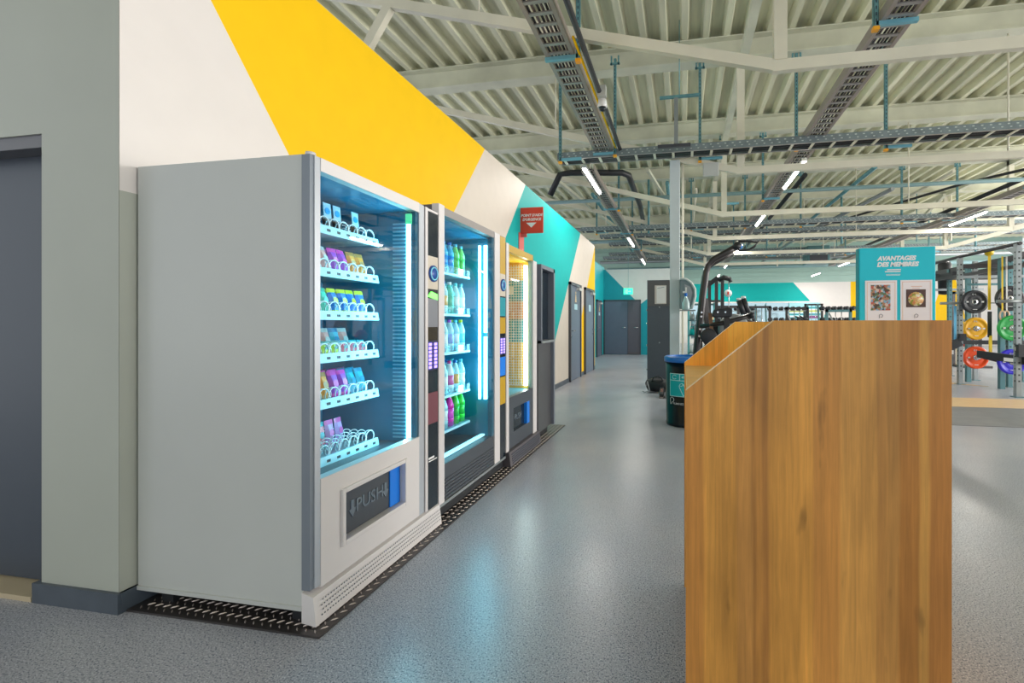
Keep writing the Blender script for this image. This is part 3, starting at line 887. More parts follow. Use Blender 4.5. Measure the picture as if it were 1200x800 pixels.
ch = part('chute_frame', MB().box(X1-0.01, X1+0.012, 1.722, 1.742, 0.250, 0.494).box(X1-0.01, X1+0.012, 2.172, 2.192, 0.250, 0.494).box(X1-0.01, X1+0.012, 1.742, 2.172, 0.250, 0.270).box(X1-0.01, X1+0.012, 1.742, 2.172, 0.474, 0.494), WFRONT, m1, bevel=0.003)
fl = part('push_flap', MB().box(X1-0.04, X1-0.028, 1.79, 2.09, 0.272, 0.473), PANEL2, m1, 'dark flap embossed PUSH between arrows')
part('blue_cheek', MB().box(X1-0.045, X1-0.022, 2.09, 2.172, 0.272, 0.473), BLUE, m1, 'bright blue side of the delivery opening')
part('blue_cheek', MB().box(X1-0.045, X1-0.005, 1.742, 1.760, 0.272, 0.473), BLUE, m1, 'bright blue side of the delivery opening')
part('chute_back', MB().box(-1.5, -1.48, 1.742, 2.172, 0.27, 0.475), BLK, m1)
EMB = mat('embossed_letters', (0.16, 0.20, 0.24), 0.25)
text('lettering', 'PUSH', 0.082, (X1-0.0275, 1.945, 0.374), m1, EMB, facing='+X', depth=0.003, bold=0.001)
for yc in (1.825, 2.058):
    part('arrow', MB().prism([(yc-0.024, 0.372), (yc+0.024, 0.372), (yc, 0.335)], 'X', X1-0.028, X1-0.024).box(X1-0.028, X1-0.024, yc-0.010, yc+0.010, 0.372, 0.410), EMB, m1)
part('bottom_valance', MB().prism([(-1.475, 0.02), (X1+0.02, 0.012), (X1+0.006, 0.125), (-1.475, 0.14)], 'Y', 1.566, 2.520), WFRONT, m1)
hl = MB()
for i in range(62):
    for j in range(4):
        yy = 1.60+0.0148*i + (0.0074 if j % 2 else 0); zz = 0.042+0.019*j
        xx = X1+0.0165-0.0013*j*0.9
        hl.quad([(xx+0.0018, yy+0.0036*math.cos(2*PI*q/6), zz+0.0036*math.sin(2*PI*q/6)) for q in range(6)])
part('vent_holes', hl, INK, m1, kind='stuff', fix=False)
# keypad column
part('frame_strip', MB().box(-1.475, X1, 2.315, 2.362, 0.14, 1.862), ALU, m1)
part('frame_strip', MB().box(-1.475, X1+0.003, 2.372, 2.398, 0.135, 1.860), ALUW, m1)
part('frame_gap', MB().box(-1.475, X1-0.008, 2.362, 2.372, 0.14, 1.86), FRAME, m1)
def keypad_column(t, y0, y1, z0, z1, xf, faces):
    part('control_column', MB().box(xf-0.045, xf-0.004, y0, y1, z0, z1), BLKG, t)
    for (a, b, m_, nm) in faces:
        part(nm, MB().box(xf-0.004, xf, y0+0.004, y1-0.004, a, b), m_, t)
keypad_column(m1, 2.398, 2.516, 0.125, 1.862, X1, [(1.845, 1.858, ALUW, 'cap_strip'), (1.40, 1.59, BEIGE, 'card_reader_plate'), (1.18, 1.345, mat('mid_grey', (0.22, 0.23, 0.26), 0.4), 'coin_panel'), (0.93, 1.10, mat('keypad_field', (0.03, 0.03, 0.10), 0.3), 'keypad'), (0.62, 0.80, mat('note_slot', (0.18, 0.05, 0.07), 0.4), 'note_reader')])
part('reader_disc', MB().lathe((X1, 2.457, 1.49), [(0.048, 0), (0.048, 0.008), (0.0, 0.009)], 'X', 20), mat('navy_disc', (0.02, 0.08, 0.35), 0.3), m1, 'round navy contactless reader')
part('reader_ring', MB().tube([(X1+0.009, 2.457+0.036*math.cos(2*PI*j/20), 1.49+0.036*math.sin(2*PI*j/20)) for j in range(20)], 0.004, 6, closed=True), mat('cyan_ring', (0.3, 0.8, 0.95), 0.3), m1)
part('coin_slot_light', MB().prism([(2.405, 1.355), (2.505, 1.34), (2.505, 1.372), (2.44, 1.385)], 'X', X1-0.004, X1+0.002), GLOWG, m1, 'glowing green coin slot')
kb = MB()
for i in range(7):
    for j in range(2):
        kb.box(X1, X1+0.003, 2.412+0.058*j, 2.440+0.058*j, 0.940+0.022*i, 0.956+0.022*i)
part('keys', kb, GLOWP, m1, kind='stuff')
part('small_print', MB().box(X1, X1+0.001, 2.41, 2.47, 0.418, 0.43).box(X1, X1+0.001, 2.41, 2.50, 0.405, 0.411), WPRINT, m1)
# interior
part('inner_back', MB().box(-2.05, -2.03, 1.60, 2.32, 0.55, 1.83), INNER, m1)
part('inner_side', MB().box(-2.05, -1.475, 2.302, 2.315, 0.55, 1.83), SIDEL, m1)
part('inner_side', MB().box(-2.05, -1.475, 1.600, 1.612, 0.55, 1.83), SIDEL, m1)
part('inner_top', MB().box(-2.05, -1.475, 1.612, 2.302, 1.815, 1.83), INNER, m1)
part('inner_floor', MB().box(-2.05, -1.475, 1.612, 2.302, 0.535, 0.55), PANEL2, m1)
lv = MB()
z = 0.57
while z < 1.76:
    lv.box(-1.578, -1.502, 2.294, 2.302, z, z+0.008); z += 0.021
part('side_louvres', lv, LOUV, m1, kind='stuff')
lm = part('light_strip', MB().box(-1.490, -1.468, 2.286, 2.300, 0.565, 1.745), LEDC, m1, 'glowing cyan-white light strip')
COVER = mat('added_cover_blue', (0.01, 0.12, 0.20), 0.4)  # dark cover added over the frame edge that glows beside the light strip
part('added_cover', MB().box(-1.464, -1.438, 2.290, 2.3149, 0.576, 1.812), COVER, m1)
part('light_strip_cap', MB().box(-1.492, -1.458, 2.280, 2.302, 1.745, 1.80), mat('green_cap', (0.1, 0.65, 0.30), 0.4, emit=(0.1, 0.7, 0.3), estr=0.5), m1, 'small green cap over the light strip')
area('light_strip_lamp', (0.37, 0.22, 1.15), (PI/2, 0, PI/2-0.5), 0.03, 1.15, 1, (0.22, 0.80, 1.0), m1)
bpy.data.objects['light_strip_lamp'].location = Vector((-1.478, 2.262, 1.155))-wloc(m1)
bpy.data.objects['light_strip_lamp'].rotation_euler = (PI/2, 0, math.radians(160))
bpy.data.objects['light_strip_lamp'].data.energy = 4.0
part('glass', MB().quad([(X1-0.006, 1.614, 0.575), (X1-0.006, 2.315, 0.575), (X1-0.006, 2.315, 1.813), (X1-0.006, 1.614, 1.813)]), GLS, m1, fix=False)
SZ = [1.632, 1.437, 1.239, 1.042, 0.832, 0.569]
pitch = 0.0635
lanes = [2.178-pitch*i for i in range(9)]
for r, z in enumerate(SZ):
    sh = part('shelf', MB().box(-2.03, -1.622, 1.614, 2.215, z-0.012, z-0.004), SHELF, m1)
    o = part('price_rail', MB().prism([(-1.622, z-0.018), (-1.604, z-0.022), (-1.612, z+0.020), (-1.622, z+0.020)], 'Y', 1.614, 2.215), TAG, sh)
    dg = MB()
    for y in lanes[::1]:
        dg.box(-1.608, -1.6055, y-0.010, y-0.001, z-0.008, z+0.004).box(-1.608, -1.6055, y+0.001, y+0.010, z-0.008, z+0.004)
    part('price_marks', dg, INK, sh, kind='stuff')
    for y in lanes:
        inst(COILM, 'coil', m1, (-1.632, y, z+0.034))
rows = [
    [('black', None)]*0,
    ['orange', 'orange', 'purple', 'purple', 'pale pink', 'cyan', 'cyan'],
    ['blue', 'blue', 'blue', 'blue', 'mint', 'mint', 'mint'],
    ['pink', 'pink', 'pink', 'lime', 'lime', 'lime', 'lime'],
    ['teal', 'teal', 'purple', 'purple', 'orange', 'orange', 'orange'],
    [None, None, None, None, None, None, None]]
def lane_name(i): return '%s lane from the light strip' % ORD[i+1]
for r in (1, 2, 3, 4):
    for i, cname in enumerate(rows[r]):
        y = lanes[i]; z = SZ[r]
        short = r == 3
        mesh = (SNB2 if cname == 'pink' else SNB) if short else SN[cname]
        for dpt in range(3 if not short else 4):
            x = -1.672-0.05*dpt
            nm = cname
            ms = mesh
            if r == 4 and dpt == 0: pass
            if r == 3 and dpt >= 2: nm = 'cyan' if i % 2 else 'pale pink'; ms = SN[nm]
            if r == 4 and dpt >= 1: nm = 'red' if dpt == 2 else cname; ms = SN[nm]
            pos = ['front', 'second', 'third', 'fourth'][dpt]
            put_snack(ms, x, y, z+0.004, 0.28, '%s snack packet, %s in %s lane from right, %s shelf, white machine' % (nm, pos, ORD[i+1], ORD[r+1]),
                      'snack packets on the %s shelf of the white machine' % ORD[r+1])
# last shelf: packets set deep in black coils
for i, cname in enumerate([None, 'lilac', 'lilac', 'pink', 'pink', 'orange', 'orange']):
    if cname:
        put_snack(SN[cname], -1.76, lanes[i], SZ[5]+0.006, 0.12, '%s snack packet at the back of the lowest shelf, %s lane from right' % (cname, ORD[i+1]), 'packets at the back of the lowest shelf')
# first shelf: cards with blue tops
cardb = mat('card_blue', (0.02, 0.35, 0.75), 0.3)
bm = MB().use(0).box(-0.004, 0.0, -0.024, 0.024, 0.06, 0.14).use(1).box(-0.014, 0.004, -0.022, 0.022, 0.0, 0.065)
bm.use(2).lathe((0.0, 0, 0.102), [(0.016, 0), (0.016, 0.002)], 'X', 12)
cardm = bm.mesh('card', [mat('card_pale', (0.35, 0.65, 0.80), 0.4), BLK, cardb])
for i in (1, 3, 4):
    o = bpy.data.objects.new('earphone_card', cardm); COL.objects.link(o); o.location = (-1.66, lanes[i], SZ[0]+0.004); o.rotation_euler = (0, -0.1, 0)
    tag(o, 'blister card with pale blue top on the top shelf, %s lane from right' % ORD[i+1], 'blister card', 'cards on the top shelf')
for i in (5, 6):
    o = bpy.data.objects.new('flat_box', MB().box(-0.02, 0.0, -0.02, 0.02, 0, 0.045).mesh('flat_box', MATS['wrap_cyan'])); COL.objects.link(o); o.location = (-1.66, lanes[i], SZ[0]+0.004); o.rotation_euler = (0, -0.3, 0)
    tag(o, 'small pale blue box in a coil of the top shelf, %s lane from right' % ORD[i+1], 'box', 'small boxes on the top shelf')

# ---- machine 2, drinks machine
m2 = thing('vending_machine', (-1.87, 3.05, 0.008), 'dark drinks vending machine with bottles behind blue-lit glass, in the middle', 'vending machine')
cabinet(m2, -2.27, -1.475, 2.525, 3.580, 0.10, 1.915, CAB2)
part('plinth', MB().box(-2.2, -1.455, 2.54, 3.57, 0.025, 0.10), BLK, m2)
part('frame_strip', MB().box(-1.475, X1, 2.522, 2.588, 0.108, 1.918), ALUW, m2)
part('top_rail', MB().box(-1.475, X1-0.003, 2.588, 3.36, 1.862, 1.910), mat('taupe_rail', (0.30, 0.27, 0.26), 0.4), m2)
part('frame_strip', MB().box(-1.475, X1, 3.352, 3.455, 0.10, 1.908), ALUW, m2)
part('front_panel', MB().box(-1.475, X1-0.008, 2.588, 3.352, 0.115, 0.335), PANEL2, m2)
for i in range(6):
    part('louvre', MB().box(X1-0.008, X1-0.001, 2.60, 3.34, 0.125+0.022*i, 0.135+0.022*i), PANEL2, m2)
part('sill', MB().box(-1.475, X1+0.002, 2.53, 3.57, 0.095, 0.112), STEELG, m2)
keypad_column(m2, 3.455, 3.575, 0.10, 1.905, X1, [(1.60, 1.90, mat('amber_panel', (0.55, 0.33, 0.01), 0.35), 'screen_panel'), (1.42, 1.60, BEIGE, 'card_reader_plate'), (1.26, 1.41, DTEAL, 'coin_panel'), (1.12, 1.25, MATS['amber_panel'], 'amber_field'), (0.95, 1.09, MATS['keypad_field'], 'keypad'), (0.78, 0.93, BLUE, 'blue_field'), (0.55, 0.77, MATS['amber_panel'], 'amber_field')])
part('reader_disc', MB().lathe((X1, 3.515, 1.51), [(0.05, 0), (0.05, 0.008), (0.0, 0.009)], 'X', 20), MATS['navy_disc'], m2, 'round navy contactless reader')
part('reader_ring', MB().tube([(X1+0.009, 3.515+0.036*math.cos(2*PI*j/20), 1.51+0.036*math.sin(2*PI*j/20)) for j in range(20)], 0.004, 6, closed=True), MATS['cyan_ring'], m2)
kb = MB()
for i in range(6):
    for j in range(2):
        kb.box(X1, X1+0.003, 3.47+0.055*j, 3.50+0.055*j, 0.96+0.021*i, 0.975+0.021*i)
part('keys', kb, GLOWP, m2, kind='stuff')
part('inner_back', MB().box(-2.05, -2.03, 2.56, 3.345, 0.33, 1.86), INNER, m2)
part('inner_side', MB().box(-2.05, -1.475, 3.325, 3.345, 0.33, 1.86), SIDEL, m2)
part('inner_side', MB().box(-2.05, -1.475, 2.56, 2.580, 0.33, 1.86), SIDEL, m2)
part('inner_top', MB().box(-2.05, -1.475, 2.58, 3.325, 1.85, 1.862), INNER, m2)
part('inner_floor', MB().box(-2.05, -1.475, 2.58, 3.325, 0.32, 0.335), PANEL2, m2)
part('light_strip', MB().box(-1.500, -1.478, 3.305, 3.322, 1.13, 1.80).box(-1.500, -1.478, 3.305, 3.322, 0.62, 1.10), LEDC, m2, 'glowing cyan-white light strip')
part('light_strip', MB().box(-1.545, -1.532, 3.308, 3.324, 0.62, 1.80), LEDC, m2, 'glowing cyan-white light strip')
part('added_cover', MB().box(-1.470, -1.438, 3.318, 3.3515, 0.336, 1.861), COVER, m2)  # same added dark cover beside the strip
part('lift_tube', MB().box(-1.52, -1.49, 2.60, 3.30, 0.345, 0.358), mat('cyan_edge', (0.4, 0.85, 0.95), 0.3, emit=(0.3, 0.8, 0.95), estr=1.2), m2, 'softly glowing bar along the delivery lift')
ll = area('light_strip_lamp', (0, 0, 0), (PI/2, 0, math.radians(160)), 0.03, 1.15, 4.2, (0.22, 0.80, 1.0), m2)
ll.location = Vector((-1.49, 3.285, 1.2))-wloc(m2)
part('glass', MB().quad([(X1-0.006, 2.588, 0.335), (X1-0.006, 3.352, 0.335), (X1-0.006, 3.352, 1.862), (X1-0.006, 2.588, 1.862)]), GLS, m2, fix=False)
def bottle_mesh(name, body, cap, label, h=0.225, r=0.032):
    mb = MB()
    mb.use(0).lathe((0, 0, 0), [(0.0, 0.0), (r*0.85, 0.0), (r, 0.012), (r*0.94, h*0.12), (r, h*0.2), (r, h*0.25)], 'Z', 14)
    mb.use(2).lathe((0, 0, 0), [(r*1.01, h*0.25), (r*0.93, h*0.40), (r*1.01, h*0.55)], 'Z', 14)
    mb.use(0).lathe((0, 0, 0), [(r, h*0.55), (r*0.98, h*0.66), (r*0.62, h*0.82), (r*0.38, h*0.90), (r*0.38, h*0.93)], 'Z', 14)
    mb.use(1).lathe((0, 0, 0), [(r*0.46, h*0.91), (r*0.46, h), (0.0, h)], 'Z', 12)
    return mb.mesh(name, [body, cap, label], fix=False)
def cm_(n, c, r=0.15): return mat('drink_'+n, c, r)
clear = cm_('clear', (0.45, 0.75, 0.82)); white = cm_('white', (0.82, 0.90, 0.92), 0.35)
BT = {'blue water': bottle_mesh('bottle', cm_('aqua', (0.10, 0.55, 0.80)), cm_('capblue', (0.02, 0.18, 0.60)), cm_('labelblue', (0.04, 0.35, 0.80))),
      'green': bottle_mesh('bottle', cm_('green', (0.25, 0.70, 0.20)), cm_('capcyan', (0.05, 0.55, 0.70)), cm_('labelgreen', (0.12, 0.60, 0.12))),
      'clear water': bottle_mesh('bottle', clear, cm_('capteal', (0.10, 0.60, 0.70)), white),
      'orange-labelled': bottle_mesh('bottle', clear, cm_('capblue', (0, 0, 0)), cm_('labelorange', (0.80, 0.45, 0.12))),
      'pink-labelled': bottle_mesh('bottle', white, cm_('cappink', (0.80, 0.08, 0.35)), cm_('labelpink', (0.75, 0.15, 0.40))),
      'magenta': bottle_mesh('bottle', cm_('magenta', (0.85, 0.04, 0.50)), white, cm_('labelmag', (0.80, 0.08, 0.60))),
      'bright green': bottle_mesh('bottle', cm_('bgreen', (0.05, 0.75, 0.08)), white, cm_('labelbg', (0.03, 0.60, 0.08))),
      'emerald': bottle_mesh('bottle', cm_('emer', (0.05, 0.60, 0.45)), white, cm_('labelem', (0.05, 0.5, 0.35))),
      'yellow-capped': bottle_mesh('bottle', clear, cm_('capyel', (0.65, 0.80, 0.05)), cm_('labelcy', (0.15, 0.60, 0.75))),
      'violet-capped': bottle_mesh('bottle', clear, cm_('capvio', (0.45, 0.10, 0.65)), cm_('labelvio', (0.35, 0.45, 0.80)))}
bl = [3.195-0.085*i for i in range(7)]
SZ2 = [1.555, 1.272, 1.005, 0.712, 0.475]
brow = [['green', 'green', 'blue water', 'blue water', 'blue water', 'clear water'],
        ['clear water', 'clear water', 'emerald', 'orange-labelled', 'clear water', 'clear water'],
        ['yellow-capped', 'clear water', 'violet-capped', 'clear water', 'yellow-capped', 'clear water'],
        ['clear water', 'orange-labelled', 'pink-labelled', 'clear water', 'pink-labelled', 'clear water'],
        ['bright green', 'bright green', 'magenta', 'clear water', 'clear water', 'clear water']]
CLR = glass_mat('clear_plastic', (0.75, 0.93, 0.97), 0.25, 0.1)
for r, z in enumerate(SZ2):
    sh = part('shelf', MB().box(-2.03, -1.60, 2.60, 3.245, z-0.012, z-0.002), SHELF, m2)
    part('shelf_lip', MB().quad([(-1.585, 2.60, z-0.012), (-1.585, 3.245, z-0.012), (-1.585, 3.245, z+0.04), (-1.585, 2.60, z+0.04)]), CLR, sh, fix=False)
    part('shelf_rail', MB().box(-1.60, -1.583, 2.60, 3.245, z-0.020, z-0.004), TAG, sh)
    for i, nm in enumerate(brow[r]):
        for dpt in range(3):
            o = bpy.data.objects.new('bottle', BT[nm]); COL.objects.link(o)
            o.location = (-1.635-0.07*dpt, bl[i], z-0.002); o.rotation_euler = (0, 0, random.uniform(0, 6))
            tag(o, '%s bottle, %s, %s lane from right, %s shelf, drinks machine' % (nm, ['at front', 'second in depth', 'third in depth'][dpt], ORD[i+1], ORD[r+1]), 'bottle', 'bottles on the %s shelf of the drinks machine' % ORD[r+1])

# ---- machine 3, yellow machine
m3 = thing('vending_machine', (-1.87, 4.0, 0.008), 'narrow vending machine with a yellow interior and white grid light, third in the row', 'vending machine')
cabinet(m3, -2.27, -1.475, 3.590, 4.42, 0.05, 1.865, PANEL2)
part('frame_strip', MB().box(-1.475, X1+0.003, 3.583, 3.640, 0.135, 1.868), ALUW, m3)
part('frame_strip', MB().box(-1.475, X1+0.003, 4.275, 4.385, 0.13, 1.812), ALUW, m3)
part('top_rail', MB().box(-1.475, X1, 3.640, 4.275, 1.805, 1.862), MATS['amber_panel'], m3)
part('front_panel', MB().box(-1.475, X1-0.003, 3.640, 3.76, 0.14, 0.575).box(-1.475, X1-0.003, 4.16, 4.275, 0.14, 0.575).box(-1.475, X1-0.003, 3.76, 4.16, 0.14, 0.27).box(-1.475, X1-0.003, 3.76, 4.16, 0.47, 0.575), PANEL2, m3)
part('push_flap', MB().box(X1-0.035, X1-0.025, 3.76, 4.09, 0.27, 0.47), BLKG, m3)
part('blue_cheek', MB().box(X1-0.04, X1+0.004, 4.09, 4.16, 0.27, 0.47), BLUE, m3, 'bright blue side of the delivery opening')
text('lettering', 'PUSH', 0.075, (X1-0.0245, 3.93, 0.37), m3, EMB, facing='+X', depth=0.002)
part('bottom_valance', MB().prism([(-1.475, 0.012), (X1+0.035, 0.012), (X1+0.02, 0.13), (-1.475, 0.14)], 'Y', 3.60, 4.42), CAB2, m3)
vs = MB()
for j in range(5): vs.box(X1+0.012, X1+0.037-0.0025*j, 3.65, 4.38, 0.03+0.018*j, 0.036+0.018*j)
part('vent_slots', vs, INK, m3, kind='stuff')
IY = mat('yellow_liner', (0.90, 0.50, 0.0), 0.35)
part('inner_back', MB().box(-2.05, -2.03, 3.63, 4.27, 0.57, 1.80), IY, m3)
ins = MB().use(0).box(-2.05, -1.475, 4.262, 4.275, 0.57, 1.80).use(1).box(-1.95, -1.50, 4.258, 4.262, 1.42, 1.62).use(2).box(-1.95, -1.50, 4.258, 4.262, 1.24, 1.42).use(1).box(-1.95, -1.50, 4.258, 4.262, 1.02, 1.24)
ins.use(3).box(-1.88, -1.62, 4.256, 4.258, 1.48, 1.56)
part('inner_side', ins, [IY, mat('liner_teal', (0.0, 0.35, 0.42), 0.35), mat('liner_orange', (0.75, 0.30, 0.08), 0.4), WPRINT], m3, 'yellow liner with teal and orange fields')
part('inner_side', MB().box(-2.05, -1.475, 3.615, 3.63, 0.57, 1.80), IY, m3)
part('inner_top', MB().box(-2.05, -1.475, 3.63, 4.262, 1.79, 1.805), IY, m3)
part('inner_floor', MB().box(-2.05, -1.475, 3.63, 4.262, 0.56, 0.575), SIDEL, m3)
part('added_cover', MB().box(-1.470, -1.438, 4.250, 4.2749, 0.576, 1.804), mat('added_cover_grey', (0.25, 0.33, 0.30), 0.4), m3)  # added cover darkening the frame edge next to the white strip
gr = MB()
z = 0.60
while z < 1.77:
    gr.box(-1.75, -1.51, 4.246, 4.250, z, z+0.006); z += 0.026
x = -1.75
while x < -1.50:
    gr.box(x, x+0.006, 4.246, 4.250, 0.60, 1.77); x += 0.026
part('side_grid', gr, WPRINT, m3, kind='stuff')
part('light_strip', MB().box(-1.508, -1.480, 4.235, 4.260, 0.60, 1.76), LEDW, m3, 'glowing white light strip')
ll = area('light_strip_lamp', (0, 0, 0), (PI/2, 0, math.radians(160)), 0.03, 1.15, 3, (0.85, 1.0, 0.95), m3)
ll.location = Vector((-1.49, 4.225, 1.18))-wloc(m3)
part('glass', MB().quad([(X1-0.006, 3.640, 0.575), (X1-0.006, 4.275, 0.575), (X1-0.006, 4.275, 1.805), (X1-0.006, 3.640, 1.805)]), GLS, m3, fix=False)
for r, z in enumerate((1.50, 1.22, 0.97, 0.80, 0.60)):
    sh = part('shelf', MB().box(-2.03, -1.62, 3.635, 3.93, z-0.01, z), SHELF, m3)
    part('price_rail', MB().box(-1.62, -1.61, 3.635, 3.93, z-0.02, z+0.02), TAG, sh)
    for i in range(4):
        inst(COILM, 'coil', m3, (-1.63, 3.69+0.066*i, z+0.036))
    put_snack(SN['orange' if r % 2 else 'lime'], -1.66, 3.888, z+0.003, 0.2, '%s snack packet on the %s shelf of the yellow machine' % ('orange' if r % 2 else 'lime green', ORD[r+1]), 'packets in the yellow machine')

# ---- fourth cabinet
m4 = thing('vending_machine', (-1.87, 4.7, 0.008), 'slim dark grey dispenser cabinet at the far end of the vending row', 'vending machine')
part('body', MB().box(-2.27, -1.475, 4.45, 4.95, 0.10, 1.80), CAB2, m4)
part('plinth', MB().box(-2.2, -1.48, 4.48, 4.92, 0.008, 0.10), BLK, m4)
part('lower_front', MB().box(-1.475, -1.435, 4.45, 4.93, 0.09, 1.0), mat('graphite', (0.085, 0.085, 0.09), 0.3), m4)
part('front_frame', MB().box(-1.475, -1.40, 4.90, 4.95, 0.09, 1.80).box(-1.475, -1.40, 4.45, 4.95, 1.76, 1.80).box(-1.475, -1.40, 4.45, 4.48, 1.0, 1.76), mat('slate_rim', (0.16, 0.18, 0.22), 0.4), m4)
part('screen', MB().box(-1.475, -1.465, 4.48, 4.90, 1.03, 1.76), BLKG, m4)
part('ledge', MB().box(-1.475, -1.39, 4.45, 4.93, 1.0, 1.025), STEELG, m4)

# ------------------------------------------------------------------ wooden counter
wb_ = [(0.0, (0.40, 0.155, 0.030)), (0.072, (0.58, 0.265, 0.045)), (0.205, (0.44, 0.20, 0.050)), (0.265, (0.27, 0.105, 0.025)), (0.28, (0.45, 0.19, 0.04)), (0.305, (0.28, 0.105, 0.025)), (0.33, (0.56, 0.255, 0.045)),
       (0.50, (0.43, 0.175, 0.038)), (0.60, (0.55, 0.27, 0.065)), (0.735, (0.36, 0.165, 0.045)), (0.765, (0.44, 0.21, 0.055)), (0.815, (0.34, 0.12, 0.022)), (0.885, (0.55, 0.28, 0.065)), (0.92, (0.36, 0.125, 0.028))]
wb_ = [(f_, tuple(0.58*a_+0.42*b_ for a_, b_ in zip(c_, (0.56, 0.255, 0.050)))) for f_, c_ in wb_]
WOOD = wood_mat('stave_wood', wb_, -0.315, 0.315, gain=1.3)
WOOD2 = wood_mat('stave_wood_inner', [(0.0, (0.98, 0.42, 0.04)), (0.3, (1.0, 0.50, 0.06)), (0.6, (0.98, 0.40, 0.03))], -0.315, 0.315)
EDGE = mat('wood_edge', (0.90, 0.58, 0.28), 0.45)
ct = thing('counter', (0.325, 1.72, 0.0), 'tall wooden reception counter with slanted front corner, right foreground', 'counter')
prof = [(0.008, 0.0), (0.638, 0.0), (0.638, 1.208), (0.232, 1.208), (0.008, 1.022)]
def side_panel(y0, y1, nm, m):
    mb = MB()
    mb.use(0).prism(prof, 'Y', y0, y1)
    for k in range(len(mb.f)-len(prof), len(mb.f)): mb.m[k] = 1
    return part(nm, mb, [m, EDGE], ct)
side_panel(1.245, 1.275, 'side_panel', WOOD)
side_panel(2.13, 2.16, 'side_panel', WOOD2)
part('front_panel', MB().box(0.613, 0.637, 1.275, 2.13, 0.0, 1.20), WOOD2, ct)
part('worktop', MB().box(0.012, 0.613, 1.275, 2.13, 0.985, 1.010), mat('pale_worktop', (0.98, 0.58, 0.20), 0.65, noise=0.1, stretch=(1, 8, 1), spec=0.2), ct)
part('inner_shelf', MB().box(0.06, 0.613, 1.275, 2.13, 0.45, 0.47), WOOD2, ct)

# members sign: a free-standing totem behind the counter
sn = thing('display_sign', (1.08, 2.62, 0.0), 'turquoise members benefits sign with two framed food photos, rising behind the counter', 'sign')
CY = mat('turquoise_board', (0.0, 0.62, 0.76), 0.4)
part('board', MB().box(0.905, 1.260, 2.60, 2.64, 0.30, 1.592), CY, sn, bevel=0.004)
part('board_edge', MB().box(0.900, 0.905, 2.605, 2.64, 0.30, 1.59), DTEAL, sn)
part('foot', MB().box(1.05, 1.12, 2.61, 2.635, 0.02, 0.31).box(0.92, 1.24, 2.47, 2.78, 0.0, 0.02), STEELG, sn)
text('lettering', 'AVANTAGES', 0.031, (1.078, 2.599, 1.534), sn, mat('sign_white', (0.95, 0.95, 0.95), 0.5), shear=0.22, bold=0.0016)
text('lettering', 'DES MEMBRES', 0.031, (1.083, 2.599, 1.503), sn, mat('sign_white', (0.95, 0.95, 0.95), 0.5), shear=0.22, bold=0.0016)
part('small_print', MB().box(1.035, 1.100, 2.5985, 2.6, 1.474, 1.480).box(1.025, 1.098, 2.5985, 2.6, 1.464, 1.470).box(1.030, 1.098, 2.5990, 2.6, 1.452, 1.454).box(1.030, 1.095, 2.5990, 2.6, 1.447, 1.449), WPRINT, sn)
ph = [collage_mat('photo_platter', [(0.10, 0.05, 0.03), (0.45, 0.22, 0.12), (0.12, 0.18, 0.08), (0.70, 0.55, 0.45), (0.25, 0.45, 0.60), (0.55, 0.12, 0.08)], 90),
      collage_mat('photo_bowl', [(0.75, 0.40, 0.15), (0.85, 0.65, 0.25), (0.35, 0.42, 0.08), (0.80, 0.30, 0.15), (0.90, 0.78, 0.60)], 120)]
PEACH = mat('peach_line', (0.80, 0.50, 0.36), 0.5)
PAPER = mat('paper', (0.95, 0.90, 0.92), 0.5)
for i, (xa, xb) in enumerate(((0.931, 1.080), (1.097, 1.242))):
    za, zb2 = 1.205, 1.422
    po = part('poster', MB().box(xa, xb, 2.596, 2.6, za, zb2), PAPER, sn, 'left framed sheet with a dark platter photo' if i == 0 else 'right framed sheet with a round bowl photo')
    g = 0.008
    part('border_line', MB().box(xa+g, xb-g, 2.5955, 2.596, zb2-g-0.002, zb2-g).box(xa+g, xb-g, 2.5955, 2.596, za+g, za+g+0.002).box(xa+g, xa+g+0.002, 2.5955, 2.596, za+g, zb2-g).box(xb-g-0.002, xb-g, 2.5955, 2.596, za+g, zb2-g), PEACH, po)
    if i == 0:
        part('photo', MB().box(0.957, 1.049, 2.5950, 2.596, 1.268, 1.399), ph[0], po)
    else:
        part('photo', MB().use(0).box(1.122, 1.212, 2.5950, 2.596, 1.283, 1.374).use(1).lathe((1.167, 2.595, 1.325), [(0.036, 0), (0.036, -0.001), (0.0, -0.001)], 'Y', 20), [mat('dark_table', (0.10, 0.05, 0.04), 0.5), ph[1]], po)
        part('heading', MB().box(1.145, 1.195, 2.5955, 2.596, 1.388, 1.391).box(1.150, 1.185, 2.5955, 2.596, 1.380, 1.382), PEACH, po)
    xc = (xa+xb)/2
    part('emblem', MB().tube([(xc-0.008, 2.595, 1.228), (xc-0.008, 2.595, 1.245), (xc, 2.595, 1.249), (xc+0.008, 2.595, 1.243), (xc+0.006, 2.595, 1.234), (xc-0.003, 2.595, 1.231)], 0.0011, 5), INK, po)

